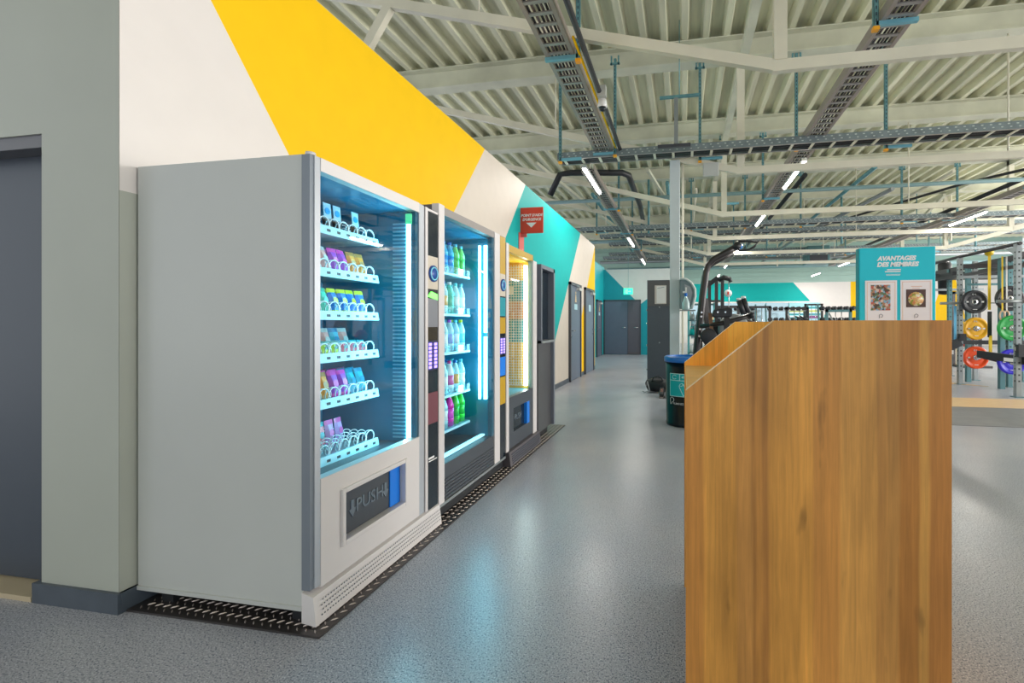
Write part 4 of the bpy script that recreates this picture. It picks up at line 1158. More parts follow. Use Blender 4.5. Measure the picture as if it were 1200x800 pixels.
# ------------------------------------------------------------------ recycling bin
bn = thing('recycling_bin', (0.055, 5.62, 0), 'round black recycling bin with a blue rim and turquoise label', 'bin')
bc = (0.055, 5.62, 0)
part('body', MB().lathe(bc, [(0.0, 0.0), (0.248, 0.0), (0.255, 0.02), (0.255, 0.035), (0.250, 0.04), (0.258, 0.79), (0.235, 0.79), (0.235, 0.1), (0.0, 0.1)], 'Z', 40), mat('bin_black', (0.003, 0.010, 0.015), 0.3, spec=0.3), bn, fix=False)
part('rim', MB().lathe(bc, [(0.262, 0.745), (0.275, 0.75), (0.275, 0.80), (0.262, 0.812), (0.225, 0.812), (0.225, 0.79)], 'Z', 40), mat('blue_rim', (0.02, 0.18, 0.62), 0.35), bn)
def arcq(mb, r, a0, a1, z0, z1, n=8):
    for i in range(n):
        t0 = math.radians(a0+(a1-a0)*i/n); t1 = math.radians(a0+(a1-a0)*(i+1)/n)
        mb.quad([(bc[0]+r*math.cos(t0), bc[1]+r*math.sin(t0), z0), (bc[0]+r*math.cos(t1), bc[1]+r*math.sin(t1), z0), (bc[0]+r*math.cos(t1), bc[1]+r*math.sin(t1), z1), (bc[0]+r*math.cos(t0), bc[1]+r*math.sin(t0), z1)])
    return mb
LT = mat('label_teal', (0.0, 0.45, 0.48), 0.35)
# the label faces the camera side of the drum (-Y), from about 218 to 300 degrees
part('label', arcq(MB(), 0.2595, 219, 318, 0.355, 0.622, 14), LT, bn, 'turquoise label with a can symbol', fix=False)
lb = MB()
PALE = mat('pale_print', (0.55, 0.85, 0.85), 0.4)
for (z0, z1) in ((0.355, 0.362), (0.615, 0.622), (0.538, 0.545)): arcq(lb, 0.2603, 219, 318, z0, z1, 14)
for (a0, a1) in ((219, 221), (249, 251), (284, 286), (316, 318)): arcq(lb, 0.2603, a0, a1, 0.54 if a0 not in (219, 316) else 0.355, 0.622, 1)
part('label_lines', lb, PALE, bn, fix=False)
def on_drum(a, z, r=0.261):
    t = math.radians(a)
    return (bc[0]+r*math.cos(t), bc[1]+r*math.sin(t), z)
# loop arrow symbol, cloud, can
part('loop_symbol', MB().tube([on_drum(235+6.0*math.cos(math.radians(q)), 0.58+0.024*math.sin(math.radians(q))) for q in range(30, 331, 20)], 0.0028, 5), PALE, bn)
part('cap_symbol', MB().tube([on_drum(261+5.5*math.cos(math.radians(q)), 0.575+0.018*abs(math.sin(math.radians(q)))) for q in range(0, 181, 20)]+[on_drum(266.5, 0.575)], 0.0035, 5), PALE, bn)
can = [(-6, 0.50), (-8.5, 0.475), (1.5, 0.375), (10, 0.365), (12.5, 0.40), (2.5, 0.50), (-2, 0.512), (-6, 0.50)]
part('can_symbol', MB().tube([on_drum(257+a, z) for a, z in can], 0.0032, 5).tube([on_drum(250, 0.482), on_drum(255, 0.478), on_drum(259, 0.495)], 0.0028, 5), PALE, bn)
lp = [(-6.5, 0.262), (-7.5, 0.29), (-7.5, 0.325), (-5, 0.342), (0, 0.342), (4, 0.328), (4.5, 0.308), (2, 0.292), (-2, 0.285), (-3.5, 0.268), (-6.5, 0.262)]
part('emblem', MB().tube([on_drum(229+a, z) for a, z in lp], 0.003, 5), WPRINT, bn)
tx = MB()
for j, w in enumerate((2.2, 2.4, 2.6, 2.4, 2.6, 2.6, 2.4, 2.6, 2.6, 2.4)):
    pass
def drum_text(s_, size, a0, z):
    cu = bpy.data.curves.new('lettering', 'FONT'); cu.body = s_; cu.size = size; cu.offset = 0.0006; cu.extrude = 0.0005; cu.resolution_u = 2
    tmp = bpy.data.objects.new('t', cu); me = bpy.data.meshes.new_from_object(tmp); bpy.data.objects.remove(tmp)
    for v in me.vertices:
        t = math.radians(a0)+v.co.x/0.2605
        v.co = Vector((0.2612*math.cos(t), 0.2612*math.sin(t), z+v.co.y))
    me.materials.clear(); me.materials.append(WPRINT)
    o = bpy.data.objects.new('lettering', me); COL.objects.link(o); o.parent = bn
drum_text('PUMINES', 0.034, 231, 0.262)

# ------------------------------------------------------------------ dark locker beyond the column
lk = thing('locker', (-0.42, 8.75, 0.0), 'tall dark grey locker with a framed notice, left of the column', 'locker')
LKM = mat('locker_grey', (0.062, 0.072, 0.088), 0.42, noise=0.06)
part('body', MB().box(-0.645, -0.20, 8.52, 9.0, 0.0, 2.0), LKM, lk, bevel=0.004)
part('front_door', MB().box(-0.640, -0.205, 8.50, 8.52, 0.03, 1.985), LKM, lk)
part('head_frame', MB().box(-0.640, -0.205, 8.494, 8.50, 1.52, 1.985), mat('locker_brown', (0.085, 0.080, 0.082), 0.45), lk)
part('notice', MB().box(-0.505, -0.292, 8.484, 8.494, 1.56, 1.90), mat('notice_frame', (0.55, 0.47, 0.42), 0.5), lk)
part('notice_sheet', MB().box(-0.470, -0.300, 8.481, 8.484, 1.575, 1.885), mat('notice_paper', (0.72, 0.68, 0.66), 0.5), lk)
part('notice_line', MB().bar((-0.455, 8.480, 1.845), (-0.33, 8.480, 1.865), 0.003, 0.012), STEELG, lk)
for z in (0.35, 0.80, 1.2, 1.45):
    part('hinge_stud', MB().lathe((-0.645, 8.54, z), [(0.014, -0.018), (0.014, 0.0)], 'X', 8), CHROME, lk)
for z in (1.50, 0.85):
    part('screw', MB().lathe((-0.42, 8.50, z), [(0.012, -0.006), (0.012, 0.0)], 'Y', 8), STEELG, lk)
# bag and shoes at its foot
bg = thing('sports_bag', (-0.46, 8.05, 0.0), 'black sports bag lying at the foot of the dark locker', 'bag')
part('body', MB().tube([(-0.63, 8.1, 0.11), (-0.60, 8.1, 0.12), (-0.45, 8.08, 0.14), (-0.28, 8.06, 0.12), (-0.25, 8.06, 0.11)], [0.06, 0.10, 0.13, 0.11, 0.05], 14), mat('bag_black', (0.015, 0.017, 0.020), 0.6), bg)
part('handle', MB().tube([(-0.53, 8.0, 0.18), (-0.50, 7.98, 0.27), (-0.42, 7.97, 0.29), (-0.35, 7.98, 0.26), (-0.33, 8.0, 0.18)], 0.012, 6), BLK, bg)
part('strap', MB().tube([(-0.62, 8.0, 0.12), (-0.60, 7.95, 0.2), (-0.56, 7.95, 0.05), (-0.64, 7.9, 0.02), (-0.68, 7.98, 0.03)], 0.012, 6), mat('grey_strap', (0.35, 0.36, 0.38), 0.6), bg)
for i, xx in enumerate((-0.335, -0.235)):
    sh_ = thing('shoe', (xx, 7.55, 0.0), ['dark sports shoe in front of the black bag, left of the pair', 'dark sports shoe in front of the black bag, right of the pair'][i], 'shoe', 'pair of dark shoes')
    part('sole', MB().prism([(xx-0.035, 7.40), (xx+0.035, 7.40), (xx+0.045, 7.50), (xx+0.035, 7.68), (xx-0.035, 7.68), (xx-0.045, 7.50)], 'Z', 0.0, 0.025), mat('sole_grey', (0.30, 0.25, 0.24), 0.6), sh_)
    part('upper', MB().tube([(xx, 7.42, 0.045), (xx, 7.50, 0.055), (xx, 7.60, 0.09), (xx, 7.67, 0.12)], [0.03, 0.04, 0.042, 0.038], 10), BLK, sh_)
    part('laces', MB().tube([(xx-0.02, 7.50, 0.095), (xx+0.02, 7.53, 0.105), (xx-0.02, 7.56, 0.12), (xx+0.02, 7.58, 0.13)], 0.005, 5), mat('rust_lace', (0.45, 0.20, 0.15), 0.6), sh_)

# ------------------------------------------------------------------ hygiene station right of the column
hy = thing('spray_station', (0.08, 7.75, 0.9), 'grey curved paper towel dispenser hung on the right of the column', 'dispenser')
prof2 = [(-0.045, 1.93), (0.06, 1.92), (0.14, 1.86), (0.195, 1.76), (0.20, 1.64), (0.165, 1.50), (0.14, 1.44), (-0.045, 1.44)]
part('housing', MB().prism(prof2, 'Y', 7.62, 7.80), mat('smoke_grey', (0.14, 0.20, 0.21), 0.25), hy, bevel=0.01)
part('pale_rim', MB().tube([(x_, 7.61, z_) for x_, z_ in prof2[:7]], 0.020, 8), mat('rim_pale', (0.62, 0.66, 0.66), 0.4), hy)
part('window', MB().prism([(0.03, 1.84), (0.12, 1.80), (0.155, 1.70), (0.12, 1.55), (0.06, 1.52)], 'Y', 7.612, 7.62), STEELG, hy)
sb = thing('spray_bottle', (0.05, 7.5, 1.44), 'clear spray bottle with a blue head standing by the grey dispenser', 'bottle')
part('body', MB().lathe((0.05, 7.5, 1.42), [(0.0, 0.0), (0.055, 0.0), (0.06, 0.02), (0.058, 0.11), (0.03, 0.18), (0.016, 0.22)], 'Z', 16), mat('spray_clear', (0.55, 0.72, 0.74), 0.2), sb)
part('head', MB().lathe((0.05, 7.5, 1.64), [(0.022, 0.0), (0.024, 0.04), (0.016, 0.05)], 'Z', 12), BLUE, sb)
part('nozzle', MB().box(0.0, 0.068, 7.485, 7.515, 1.69, 1.72).box(0.038, 0.068, 7.485, 7.515, 1.72, 1.78), WPRINT, sb)
single('bottle_ledge', MB().box(-0.045, 0.20, 7.44, 7.74, 1.405, 1.42), STEELG, 'small grey shelf under the spray bottle', 'shelf')

sr = thing('storage_rack', (0.42, 9.6, 0), 'teal-framed storage rack with small gear, between column and gym machine', 'rack')
for xx in (0.10, 0.62):
    for yy in (9.4, 9.8):
        part('post', MB().box(xx, xx+0.04, yy, yy+0.04, 0, 1.62), mat('rack_teal', (0.15, 0.55, 0.58), 0.4), sr)
for z in (0.25, 0.6, 0.95, 1.25, 1.58):
    part('shelf', MB().box(0.10, 0.66, 9.4, 9.84, z, z+0.02), STEELT, sr)
gi = 0
GI = [('black', RUB), ('grey', STEELG), ('white', WPRINT), ('tan', mat('tan_gear', (0.65, 0.45, 0.25), 0.5)), ('teal', TEAL)]
for z in (0.27, 0.62, 0.97, 1.27):
    for i in range(4):
        nm, mm = GI[(gi*3+i) % 5]; gi += 1
        xx = 0.19+0.125*i
        hgt = 0.10+0.05*((gi*7) % 4)/3
        mb = MB().lathe((xx, 9.55, z), [(0.0, 0.0), (0.045, 0.0), (0.052, hgt*0.3), (0.045, hgt*0.7), (0.02, hgt*0.85), (0.0, hgt*0.86)], 'Z', 12)
        mb.tube([(xx-0.03, 9.55, z+hgt*0.75), (xx-0.025, 9.55, z+hgt*1.15), (xx+0.025, 9.55, z+hgt*1.15), (xx+0.03, 9.55, z+hgt*0.75)], 0.009, 6)
        single('kettlebell', mb, mm, '%s kettlebell, %s from left, %s shelf of the teal rack' % (nm, ORD[i+1], {0.27: 'lowest', 0.62: 'second', 0.97: 'third', 1.27: 'top'}[z]), 'kettlebell', 'kettlebells on the teal rack')

# ------------------------------------------------------------------ big lever machine behind the counter
FR = mat('machine_frame', (0.045, 0.040, 0.040), 0.28, 0.3)
gm = thing('lever_machine', (0.5, 6.8, 0), 'black plate-loaded lever machine with a curved overhead arm, behind the counter', 'gym machine')
def both(pts, dy):
    return [(x_, y_+dy, z_) for x_, y_, z_ in pts]
main = [(0.16, 6.8, 0.05), (0.20, 6.8, 0.8), (0.243, 6.8, 1.188), (0.291, 6.8, 1.62), (0.330, 6.8, 1.93), (0.36, 6.8, 2.04), (0.434, 6.8, 2.12), (0.60, 6.8, 2.21), (0.76, 6.8, 2.30)]
part('curved_arm', MB().tube(main, [0.048]*5+[0.045]*4, 12), FR, gm)
part('curved_arm', MB().tube(both(main, 0.55), 0.04, 12), FR, gm)
part('arm_cap', MB().lathe((0.76, 6.8, 2.30), [(0.0, -0.06), (0.055, -0.05), (0.055, 0.05), (0.0, 0.06)], 'Y', 14), BLK, gm)
part('handle', MB().tube([(0.78, 6.80, 2.37), (0.95, 6.80, 2.365), (1.04, 6.80, 2.345), (1.0, 6.80, 2.29), (0.93, 6.80, 2.25), (0.80, 6.80, 2.235), (0.74, 6.80, 2.28)], 0.016, 8), BLK, gm)
part('pivot_cap', MB().lathe((0.80, 6.76, 2.29), [(0.0, -0.01), (0.035, 0.0), (0.035, 0.03)], 'Y', 14), mat('blue_cap', (0.02, 0.25, 0.75), 0.3), gm, 'blue cap at the arm pivot')
part('cross_tube', MB().tube([(0.25, 6.72, 1.16), (0.58, 6.66, 1.21), (0.93, 6.6, 1.315)], 0.035, 10), FR, gm)
part('end_stop', MB().lathe((0.93, 6.6, 1.315), [(0.0, -0.03), (0.05, -0.02), (0.05, 0.03), (0.0, 0.04)], 'X', 14), BLK, gm)
part('strut', MB().bar((0.31, 6.85, 1.56), (0.53, 6.95, 0.05), 0.06, 0.08), FR, gm)
part('strut', MB().bar((0.38, 6.7, 1.35), (0.50, 6.7, 0.05), 0.05, 0.07), mat('brown_tube', (0.20, 0.10, 0.05), 0.35, 0.4), gm)
part('chest_pad', MB().prism([(0.39, 1.30), (0.43, 1.28), (0.66, 1.29), (0.665, 1.40), (0.63, 1.425), (0.42, 1.395)], 'Y', 6.45, 6.60), RUB, gm, bevel=0.02)
for xx in (0.47, 0.57):
    part('bolt', MB().lathe((xx, 6.45, 1.355), [(0.013, -0.01), (0.013, 0.0)], 'Y', 8), CHROME, gm)
for (a, b) in (((0.74, 6.4, 1.51), (0.80, 6.4, 1.33)), ((0.80, 6.42, 1.535), (0.86, 6.42, 1.35))):
    part('roller_tube', MB().tube([a, b], 0.036, 10), RUB, gm)
    part('roller_tip', MB().lathe(a, [(0.0, 0.0), (0.034, 0.003), (0.030, 0.03), (0.0, 0.035)], 'Z', 10), WPRINT, gm)
part('seat_post', MB().bar((0.62, 6.7, 0.05), (0.60, 6.6, 1.3), 0.07, 0.07), FR, gm)
part('seat', MB().box(0.50, 0.82, 6.4, 6.75, 0.55, 0.63), RUB, gm, bevel=0.02)
part('base_rail', MB().box(0.10, 1.2, 6.76, 6.84, 0.0, 0.07).box(0.10, 1.2, 7.31, 7.39, 0.0, 0.07).box(0.12, 0.20, 6.76, 7.39, 0.0, 0.07), FR, gm)
for z in (1.02, 1.12, 1.30, 1.36):
    part('bolt', MB().lathe((0.235+0.1*(z-1.02), 6.752, z), [(0.014, -0.01), (0.014, 0.0)], 'Y', 8), CHROME, gm)
pl0 = MB().lathe((0.36, 6.62, 1.02), [(0.0, 0.0), (0.10, 0.0), (0.115, 0.01), (0.115, 0.035), (0.10, 0.045), (0.0, 0.045)], 'Y', 20)
single('weight_plate', pl0, RUB, 'small black plate hung low on the lever machine', 'weight plate')
for i, (x, y, z) in enumerate(((0.56, 7.1, 1.02), (0.74, 7.0, 1.12), (0.90, 7.2, 1.05))):
    single('weight_plate', MB().lathe((x, y, z), [(0.03, 0.0), (0.20, 0.0), (0.225, 0.01), (0.225, 0.04), (0.20, 0.05), (0.03, 0.05)], 'Y', 28), STEELG if i == 1 else RUB, 'large %s plate behind the lever machine, %s from left' % ('grey' if i == 1 else 'black', ORD[i+1]), 'weight plate')

# cable tower behind
tw = thing('cable_tower', (0.72, 9.0, 0), 'black cable pulley tower behind the lever machine', 'gym machine')
for xx in (0.50, 0.63, 0.74):
    part('upright', MB().box(xx-0.03, xx+0.03, 8.97, 9.03, 0.0, 2.02), FR, tw)
part('top_beam', MB().tube([(0.38, 9.0, 1.88), (0.50, 9.0, 1.95), (0.64, 9.0, 2.06), (0.72, 9.0, 2.02)], 0.045, 10), BLK, tw)
part('pulley', MB().tube([(0.68, 8.98, 2.03), (0.76, 8.98, 2.07), (0.87, 8.98, 2.04), (0.90, 8.98, 1.98)], [0.04, 0.05, 0.045, 0.03], 10), BLK, tw)
part('cable', MB().tube([(0.855, 8.97, 2.0), (0.855, 8.97, 1.35)], 0.008, 6), CHROME, tw)
part('number_disc', MB().lathe((0.84, 8.95, 1.77), [(0.0, -0.012), (0.07, -0.010), (0.07, 0.0)], 'Y', 20), mat('disc_white', (0.75, 0.75, 0.75), 0.4), tw, 'round white disc on the cable')
part('disc_mark', MB().box(0.825, 0.855, 8.934, 8.939, 1.74, 1.80), REDM, tw)
part('base', MB().box(0.4, 1.0, 8.9, 9.1, 0, 0.06), FR, tw)

# dumbbell racks with dumbbells along the mirrors
drk_grp = 'dumbbells on the racks before the far mirror'
dm = MB()
dm.lathe((0, 0, 0), [(0.0, -0.16), (0.065, -0.155), (0.07, -0.14), (0.07, -0.07), (0.02, -0.065), (0.02, 0.065), (0.07, 0.07), (0.07, 0.14), (0.065, 0.155), (0.0, 0.16)], 'Y', 12)
dmesh = dm.mesh('dumbbell', RUB)
for k_, x0 in enumerate((1.2, 3.0, 4.8)):
    dr = thing('dumbbell_rack', (x0+0.75, 17.5, 0), 'dark dumbbell rack before the mirrors, %s from the lever machine' % ORD[k_+1], 'rack')
    for xx in (x0, x0+1.45):
        part('side_frame', MB().bar((xx, 17.3, 0), (xx, 17.8, 1.9), 0.05, 0.08), STEELT, dr)
    for j, z in enumerate((0.55, 0.95, 1.35, 1.75)):
        part('shelf', MB().box(x0, x0+1.5, 17.35+0.1*j, 17.65+0.1*j, z-0.09, z-0.07), STEELG, dr)
        for i in range(7):
            o = bpy.data.objects.new('dumbbell', dmesh); COL.objects.link(o); o.location = (x0+0.15+0.2*i, 17.5+0.1*j, z)
            tag(o, 'black dumbbell, %s of its row, %s shelf up, %s rack' % (ORD[i+1], ORD[j+1], ORD[k_+1]), 'dumbbell', drk_grp)
# upright machines further off
def small_machine(x, y, h, lab, m=FR):
    t = thing('weight_machine', (x, y, 0), lab, 'gym machine')
    part('frame', MB().box(x-0.35, x-0.28, y, y+0.07, 0, h).box(x+0.28, x+0.35, y, y+0.07, 0, h).box(x-0.35, x+0.35, y, y+0.07, h-0.07, h).box(x-0.35, x+0.35, y-0.5, y+0.1, 0, 0.06), m, t)
    st = MB()
    for i in range(10): st.box(x-0.12, x+0.12, y+0.0, y+0.08, 0.15+0.08*i, 0.21+0.08*i)
    part('weight_stack', st, STEELG, t)
    part('guide_rod', MB().tube([(x-0.08, y+0.04, 0.1), (x-0.08, y+0.04, h-0.05)], 0.012, 6).tube([(x+0.08, y+0.04, 0.1), (x+0.08, y+0.04, h-0.05)], 0.012, 6), CHROME, t)
    part('backrest', MB().box(x-0.15, x+0.15, y-0.42, y-0.34, 0.55, 1.15), RUB, t, bevel=0.02)
    part('lever', MB().tube([(x-0.3, y-0.1, 1.5), (x-0.3, y-0.5, 1.25), (x-0.1, y-0.6, 1.2)], 0.025, 8), STEELG, t)
small_machine(2.35, 15.0, 1.75, 'black weight stack machine just right of the lever machine, far')
small_machine(3.6, 15.6, 1.72, 'black weight stack machine in the middle distance, second from left')
small_machine(4.4, 14.2, 1.6, 'low dark weight machine nearest the striped mirror panel', STEELT)
small_machine(1.2, 13.2, 1.7, 'dark weight machine half hidden behind the cable tower')

for i, (x, y, h) in enumerate(((0.75, 12.4, 1.55), (1.75, 16.2, 1.7), (2.95, 13.6, 1.5), (5.6, 17.0, 1.9))):
    bk = thing('exercise_bike', (x, y, 0), 'dark exercise bike with tall console among the far machines, %s from left' % ORD[i+1], 'exercise bike')
    part('frame', MB().bar((x-0.35, y, 0.25), (x+0.35, y, 0.55), 0.07, 0.10).bar((x-0.1, y, 0.35), (x-0.22, y, 0.95), 0.06, 0.06).bar((x+0.28, y, 0.5), (x+0.42, y, h-0.2), 0.06, 0.06), FR, bk)
    part('saddle', MB().box(x-0.36, x-0.10, y-0.09, y+0.09, 0.95, 1.02), RUB, bk, bevel=0.02)
    part('handlebar', MB().tube([(x+0.42, y-0.22, h-0.18), (x+0.20, y-0.25, h-0.10), (x+0.40, y-0.1, h-0.22), (x+0.40, y+0.1, h-0.22), (x+0.20, y+0.25, h-0.10), (x+0.42, y+0.22, h-0.18)], 0.02, 8), RUB, bk)
    part('console', MB().box(x+0.38, x+0.46, y-0.16, y+0.16, h-0.2, h+0.05), BLK, bk, bevel=0.01)
    part('flywheel', MB().lathe((x+0.35, y-0.05, 0.35), [(0.0, 0.0), (0.24, 0.0), (0.25, 0.02), (0.25, 0.06), (0.24, 0.08), (0.0, 0.08)], 'Y', 24), STEELG, bk)
    part('foot_bar', MB().box(x-0.38, x-0.30, y-0.28, y+0.28, 0.0, 0.06), FR, bk)
    part('foot_bar', MB().box(x+0.36, x+0.44, y-0.28, y+0.28, 0.0, 0.06), FR, bk)
small_machine(0.9, 15.0, 1.95, 'tall dark weight machine left of the cable tower, far')
small_machine(5.2, 19.8, 2.0, 'dark weight machine before the striped mirror panel')
# mirrors on the far wall, their reflected stripes painted on a flat panel
for i in range(5):
    struct('window_%d' % (i+1), MB().box(0.5+1.45*i, 1.92+1.45*i, yf-0.03, yf-0.006, 0.3, 2.42), MIRR)
struct('trim_5', MB().box(0.4, 8.0, yf-0.05, yf-0.004, 2.42, 2.50).box(7.85, 8.0, yf-0.05, yf-0.004, 0.2, 2.42), WHT)
bn2 = thing('mirror_stripes', (7.0, 28.35, 1.2), 'pale blue panel with blue and yellow mirror reflections painted as stripes, far wall', 'banner')
part('sheet', MB().box(6.1, 7.8, 28.36, 28.469, 1.3, 2.40), mat('reflection_pale', (0.35, 0.68, 0.75), 0.4), bn2)
for z, h_, m_ in ((2.08, 0.07, DTEAL), (1.98, 0.05, WPRINT), (1.88, 0.09, mat('reflection_yellow', (0.62, 0.62, 0.08), 0.4)), (1.80, 0.05, WPRINT), (1.70, 0.08, DTEAL), (1.58, 0.06, WPRINT), (1.50, 0.06, DTEAL)):
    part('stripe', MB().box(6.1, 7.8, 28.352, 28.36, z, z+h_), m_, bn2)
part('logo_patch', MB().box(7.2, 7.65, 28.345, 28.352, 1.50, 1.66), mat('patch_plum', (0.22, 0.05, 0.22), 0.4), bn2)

# treadmill handrails before the white wall
tm = thing('treadmill', (3.9, 10.5, 0), 'treadmill showing two slanted dark handrails above the counter edge', 'treadmill')
def P12(x, z): return (x, 12.0, z)
part('handrail', MB().tube([(5.02-0.95, 12.0, 0.9), (4.42, 12.0, 1.3), (4.29, 12.0, 1.55), (4.27, 12.0, 1.66)], 0.035, 8), FR, tm)
part('handrail', MB().tube([(4.86, 12.0, 1.66), (4.92, 12.0, 1.55), (5.02, 12.0, 1.32), (5.05, 12.0, 0.9)], 0.035, 8), FR, tm)
part('crossbar', MB().tube([(4.27, 12.02, 1.62), (4.86, 12.02, 1.62)], 0.016, 6), STEELG, tm)
part('console', MB().box(4.85, 5.1, 11.9, 12.1, 1.25, 1.31), BLK, tm)
part('deck', MB().box(4.2, 5.1, 11.2, 12.9, 0.0, 0.18), BLK, tm, bevel=0.02)
part('console_post', MB().box(4.25, 4.33, 12.0, 12.08, 0.18, 1.0).box(4.97, 5.05, 12.0, 12.08, 0.18, 1.0), FR, tm)

# ------------------------------------------------------------------ power rack with plates
rk = thing('power_rack', (5.8, 9.6, 0), 'grey perforated power rack with coloured plates at the right edge', 'rack')
def upright(x, y, h, m, lab=None, w=0.075):
    u = part('upright', MB().box(x-w/2, x+w/2, y-w/2, y+w/2, 0.0, h), m, rk, lab)
    hm = MB(); z = 0.25
    while z < h-0.05:
        hm.box(x-0.013, x+0.013, y-w/2-0.002, y-w/2, z, z+0.026); hm.box(x+w/2, x+w/2+0.002, y-0.013, y+0.013, z, z+0.026); hm.box(x-w/2-0.002, x-w/2, y-0.013, y+0.013, z, z+0.026)
        z += 0.10
    part('holes', hm, BLK, u, kind='stuff')
    part('foot_plate', MB().box(x-0.07, x+0.07, y-0.07, y+0.07, 0, 0.012), STEELT, u)
for (x, y, h, m) in ((5.37, 8.62, 2.50, STEELG), (5.40, 10.26, 2.50, STEELG), (6.10, 11.05, 2.52, STEELG), (6.08, 9.98, 2.45, STEELT), (6.05, 11.9, 2.45, STEELT), (6.60, 8.7, 2.5, STEELG), (6.9, 10.9, 2.5, STEELT), (6.06, 13.4, 2.5, STEELT), (5.4, 12.2, 2.5, STEELT)):
    upright(x, y, h, m)
RB = mat('rack_bar', (0.06, 0.055, 0.06), 0.4, 0.3)
part('pull_up_bar', MB().tube([(5.37, 8.55, 2.50), (5.385, 10.26, 2.52), (5.4, 12.3, 2.50)], 0.03, 8), RB, rk)
part('top_rail', MB().bar((6.08, 8.6, 2.42), (6.06, 13.4, 2.42), 0.07, 0.10), RB, rk)
for y_ in (8.65, 10.26, 12.2):
    part('crossbeam', MB().bar((5.37, y_, 2.33), (7.2, y_, 2.33), 0.06, 0.08), RB, rk)
part('crossbeam', MB().bar((5.40, 10.26, 2.12), (6.9, 10.30, 2.12), 0.045, 0.05), STEELG, rk)
part('crossbeam', MB().bar((5.4, 12.2, 2.0), (6.9, 12.2, 2.0), 0.05, 0.05), STEELG, rk)
part('rear_rail', MB().bar((5.75, 8.7, 2.20), (5.78, 13.0, 2.22), 0.05, 0.06), RB, rk)
part('rear_rail', MB().bar((6.9, 8.7, 2.42), (6.9, 13.4, 2.42), 0.07, 0.10), RB, rk)
part('storage_shelf', MB().box(5.75, 6.9, 11.2, 11.9, 2.20, 2.32), BLK, rk)
part('crossbeam', MB().bar((5.37, 9.98, 1.95), (6.9, 9.98, 1.95), 0.04, 0.04), STEELT, rk)
part('gusset', MB().prism([(8.62, 2.46), (8.9, 2.46), (8.62, 2.30)], 'X', 5.36, 5.38), STEELG, rk)
part('spotter_arm', MB().bar((5.44, 8.50, 0.60), (5.44, 9.75, 0.63), 0.06, 0.13), BLK, rk, 'black spotter arm with a white plate')
part('arm_plate', MB().box(5.40, 5.409, 8.75, 9.0, 0.56, 0.62), WPRINT, rk)
part('arm_label', MB().box(5.30, 5.36, 8.566, 8.572, 0.76, 0.82), WPRINT, rk)
part('spotter_arm', MB().bar((5.36, 10.2, 0.85), (4.95, 10.18, 0.62), 0.10, 0.16), BLK, rk)
part('arm_plate', MB().box(5.12, 5.20, 10.09, 10.10, 0.60, 0.68), WPRINT, rk)
part('bracket', MB().box(5.33, 5.45, 10.14, 10.22, 0.86, 1.0), BLK, rk)
part('bracket', MB().box(5.31, 5.45, 8.50, 8.58, 0.66, 0.86), BLK, rk)
part('low_crossbeam', MB().bar((5.40, 10.3, 0.83), (6.9, 10.3, 0.83), 0.05, 0.08), BLK, rk)
part('storage_post', MB().box(5.72, 5.80, 9.62, 9.70, 0, 2.4), STEELT, rk)
part('storage_post', MB().box(5.74, 5.82, 10.66, 10.74, 0, 2.4), STEELT, rk)
for (x, y, z) in ((5.76, 9.62, 1.63), (5.76, 9.62, 1.12), (5.76, 9.62, 0.52), (5.78, 10.66, 1.63), (5.78, 10.66, 1.10), (5.78, 10.66, 0.52)):
    part('storage_peg', MB().tube([(x, y, z), (x, y-0.34, z)], 0.025, 10), CHROME, rk)
part('handle_loop', MB().tube([(5.86, 10.35, 0.52), (6.1, 9.9, 0.42), (6.25, 9.8, 0.44), (6.1, 10.0, 0.50), (5.86, 10.4, 0.56)], 0.02, 8), RUB, rk)
def plate_mesh(m, r=0.225, t=0.06):
    mb = MB()
    mb.use(0).lathe((0, 0, 0), [(0.055, 0.012), (0.07, 0.0), (0.12, 0.014), (0.17, 0.014), (0.18, 0.0), (r-0.008, 0.0), (r, 0.01), (r, t-0.01), (r-0.008, t), (0.06, t), (0.03, t)], 'Y', 36)
    mb.use(1).lathe((0, 0, 0), [(0.026, -0.001), (0.055, 0.0), (0.055, 0.014), (0.026, 0.014), (0.026, -0.001)], 'Y', 24)
    mb.use(2).box(0.112, 0.150, -0.002, 0.013, -0.014, 0.014).box(-0.150, -0.112, -0.002, 0.013, -0.014, 0.014).box(-0.035, 0.035, -0.002, 0.013, -0.152, -0.142)
    mb.tube([(-0.03+0.013*math.cos(2*PI*j/10), 0.010, 0.145+0.013*math.sin(2*PI*j/10)) for j in range(10)], 0.004, 5, closed=True)
    mb.box(0.0, 0.006, -0.002, 0.013, 0.13, 0.158).box(0.0, 0.022, -0.002, 0.013, 0.13, 0.136)
    return mb.mesh('weight_plate', [m, CHROME, WPRINT])
PLT = [(5.76, 9.36, 1.12, 'green', (0.02, 0.42, 0.08), 'middle peg of the right post'), (5.76, 9.36, 0.52, 'blue', (0.04, 0.03, 0.70), 'low peg of the right post'), (5.78, 10.42, 1.10, 'yellow', (0.95, 0.48, 0.01), 'middle peg of the left post'),
       (5.78, 10.42, 0.52, 'red', (0.95, 0.09, 0.01), 'low peg of the left post'), (5.76, 9.42, 1.65, 'black', None, 'top peg of the right post'), (5.78, 10.42, 1.63, 'black', None, 'top peg of the left post')]
for x, y, z, nm, c_, where in PLT:
    mm = RUB if c_ is None else mat('plate_'+nm, c_, 0.35)
    o = bpy.data.objects.new('weight_plate', plate_mesh(mm)); COL.objects.link(o); o.location = (x, y, z)
    tag(o, 'round %s weight plate on the %s of the rack' % (nm, where), 'weight plate')
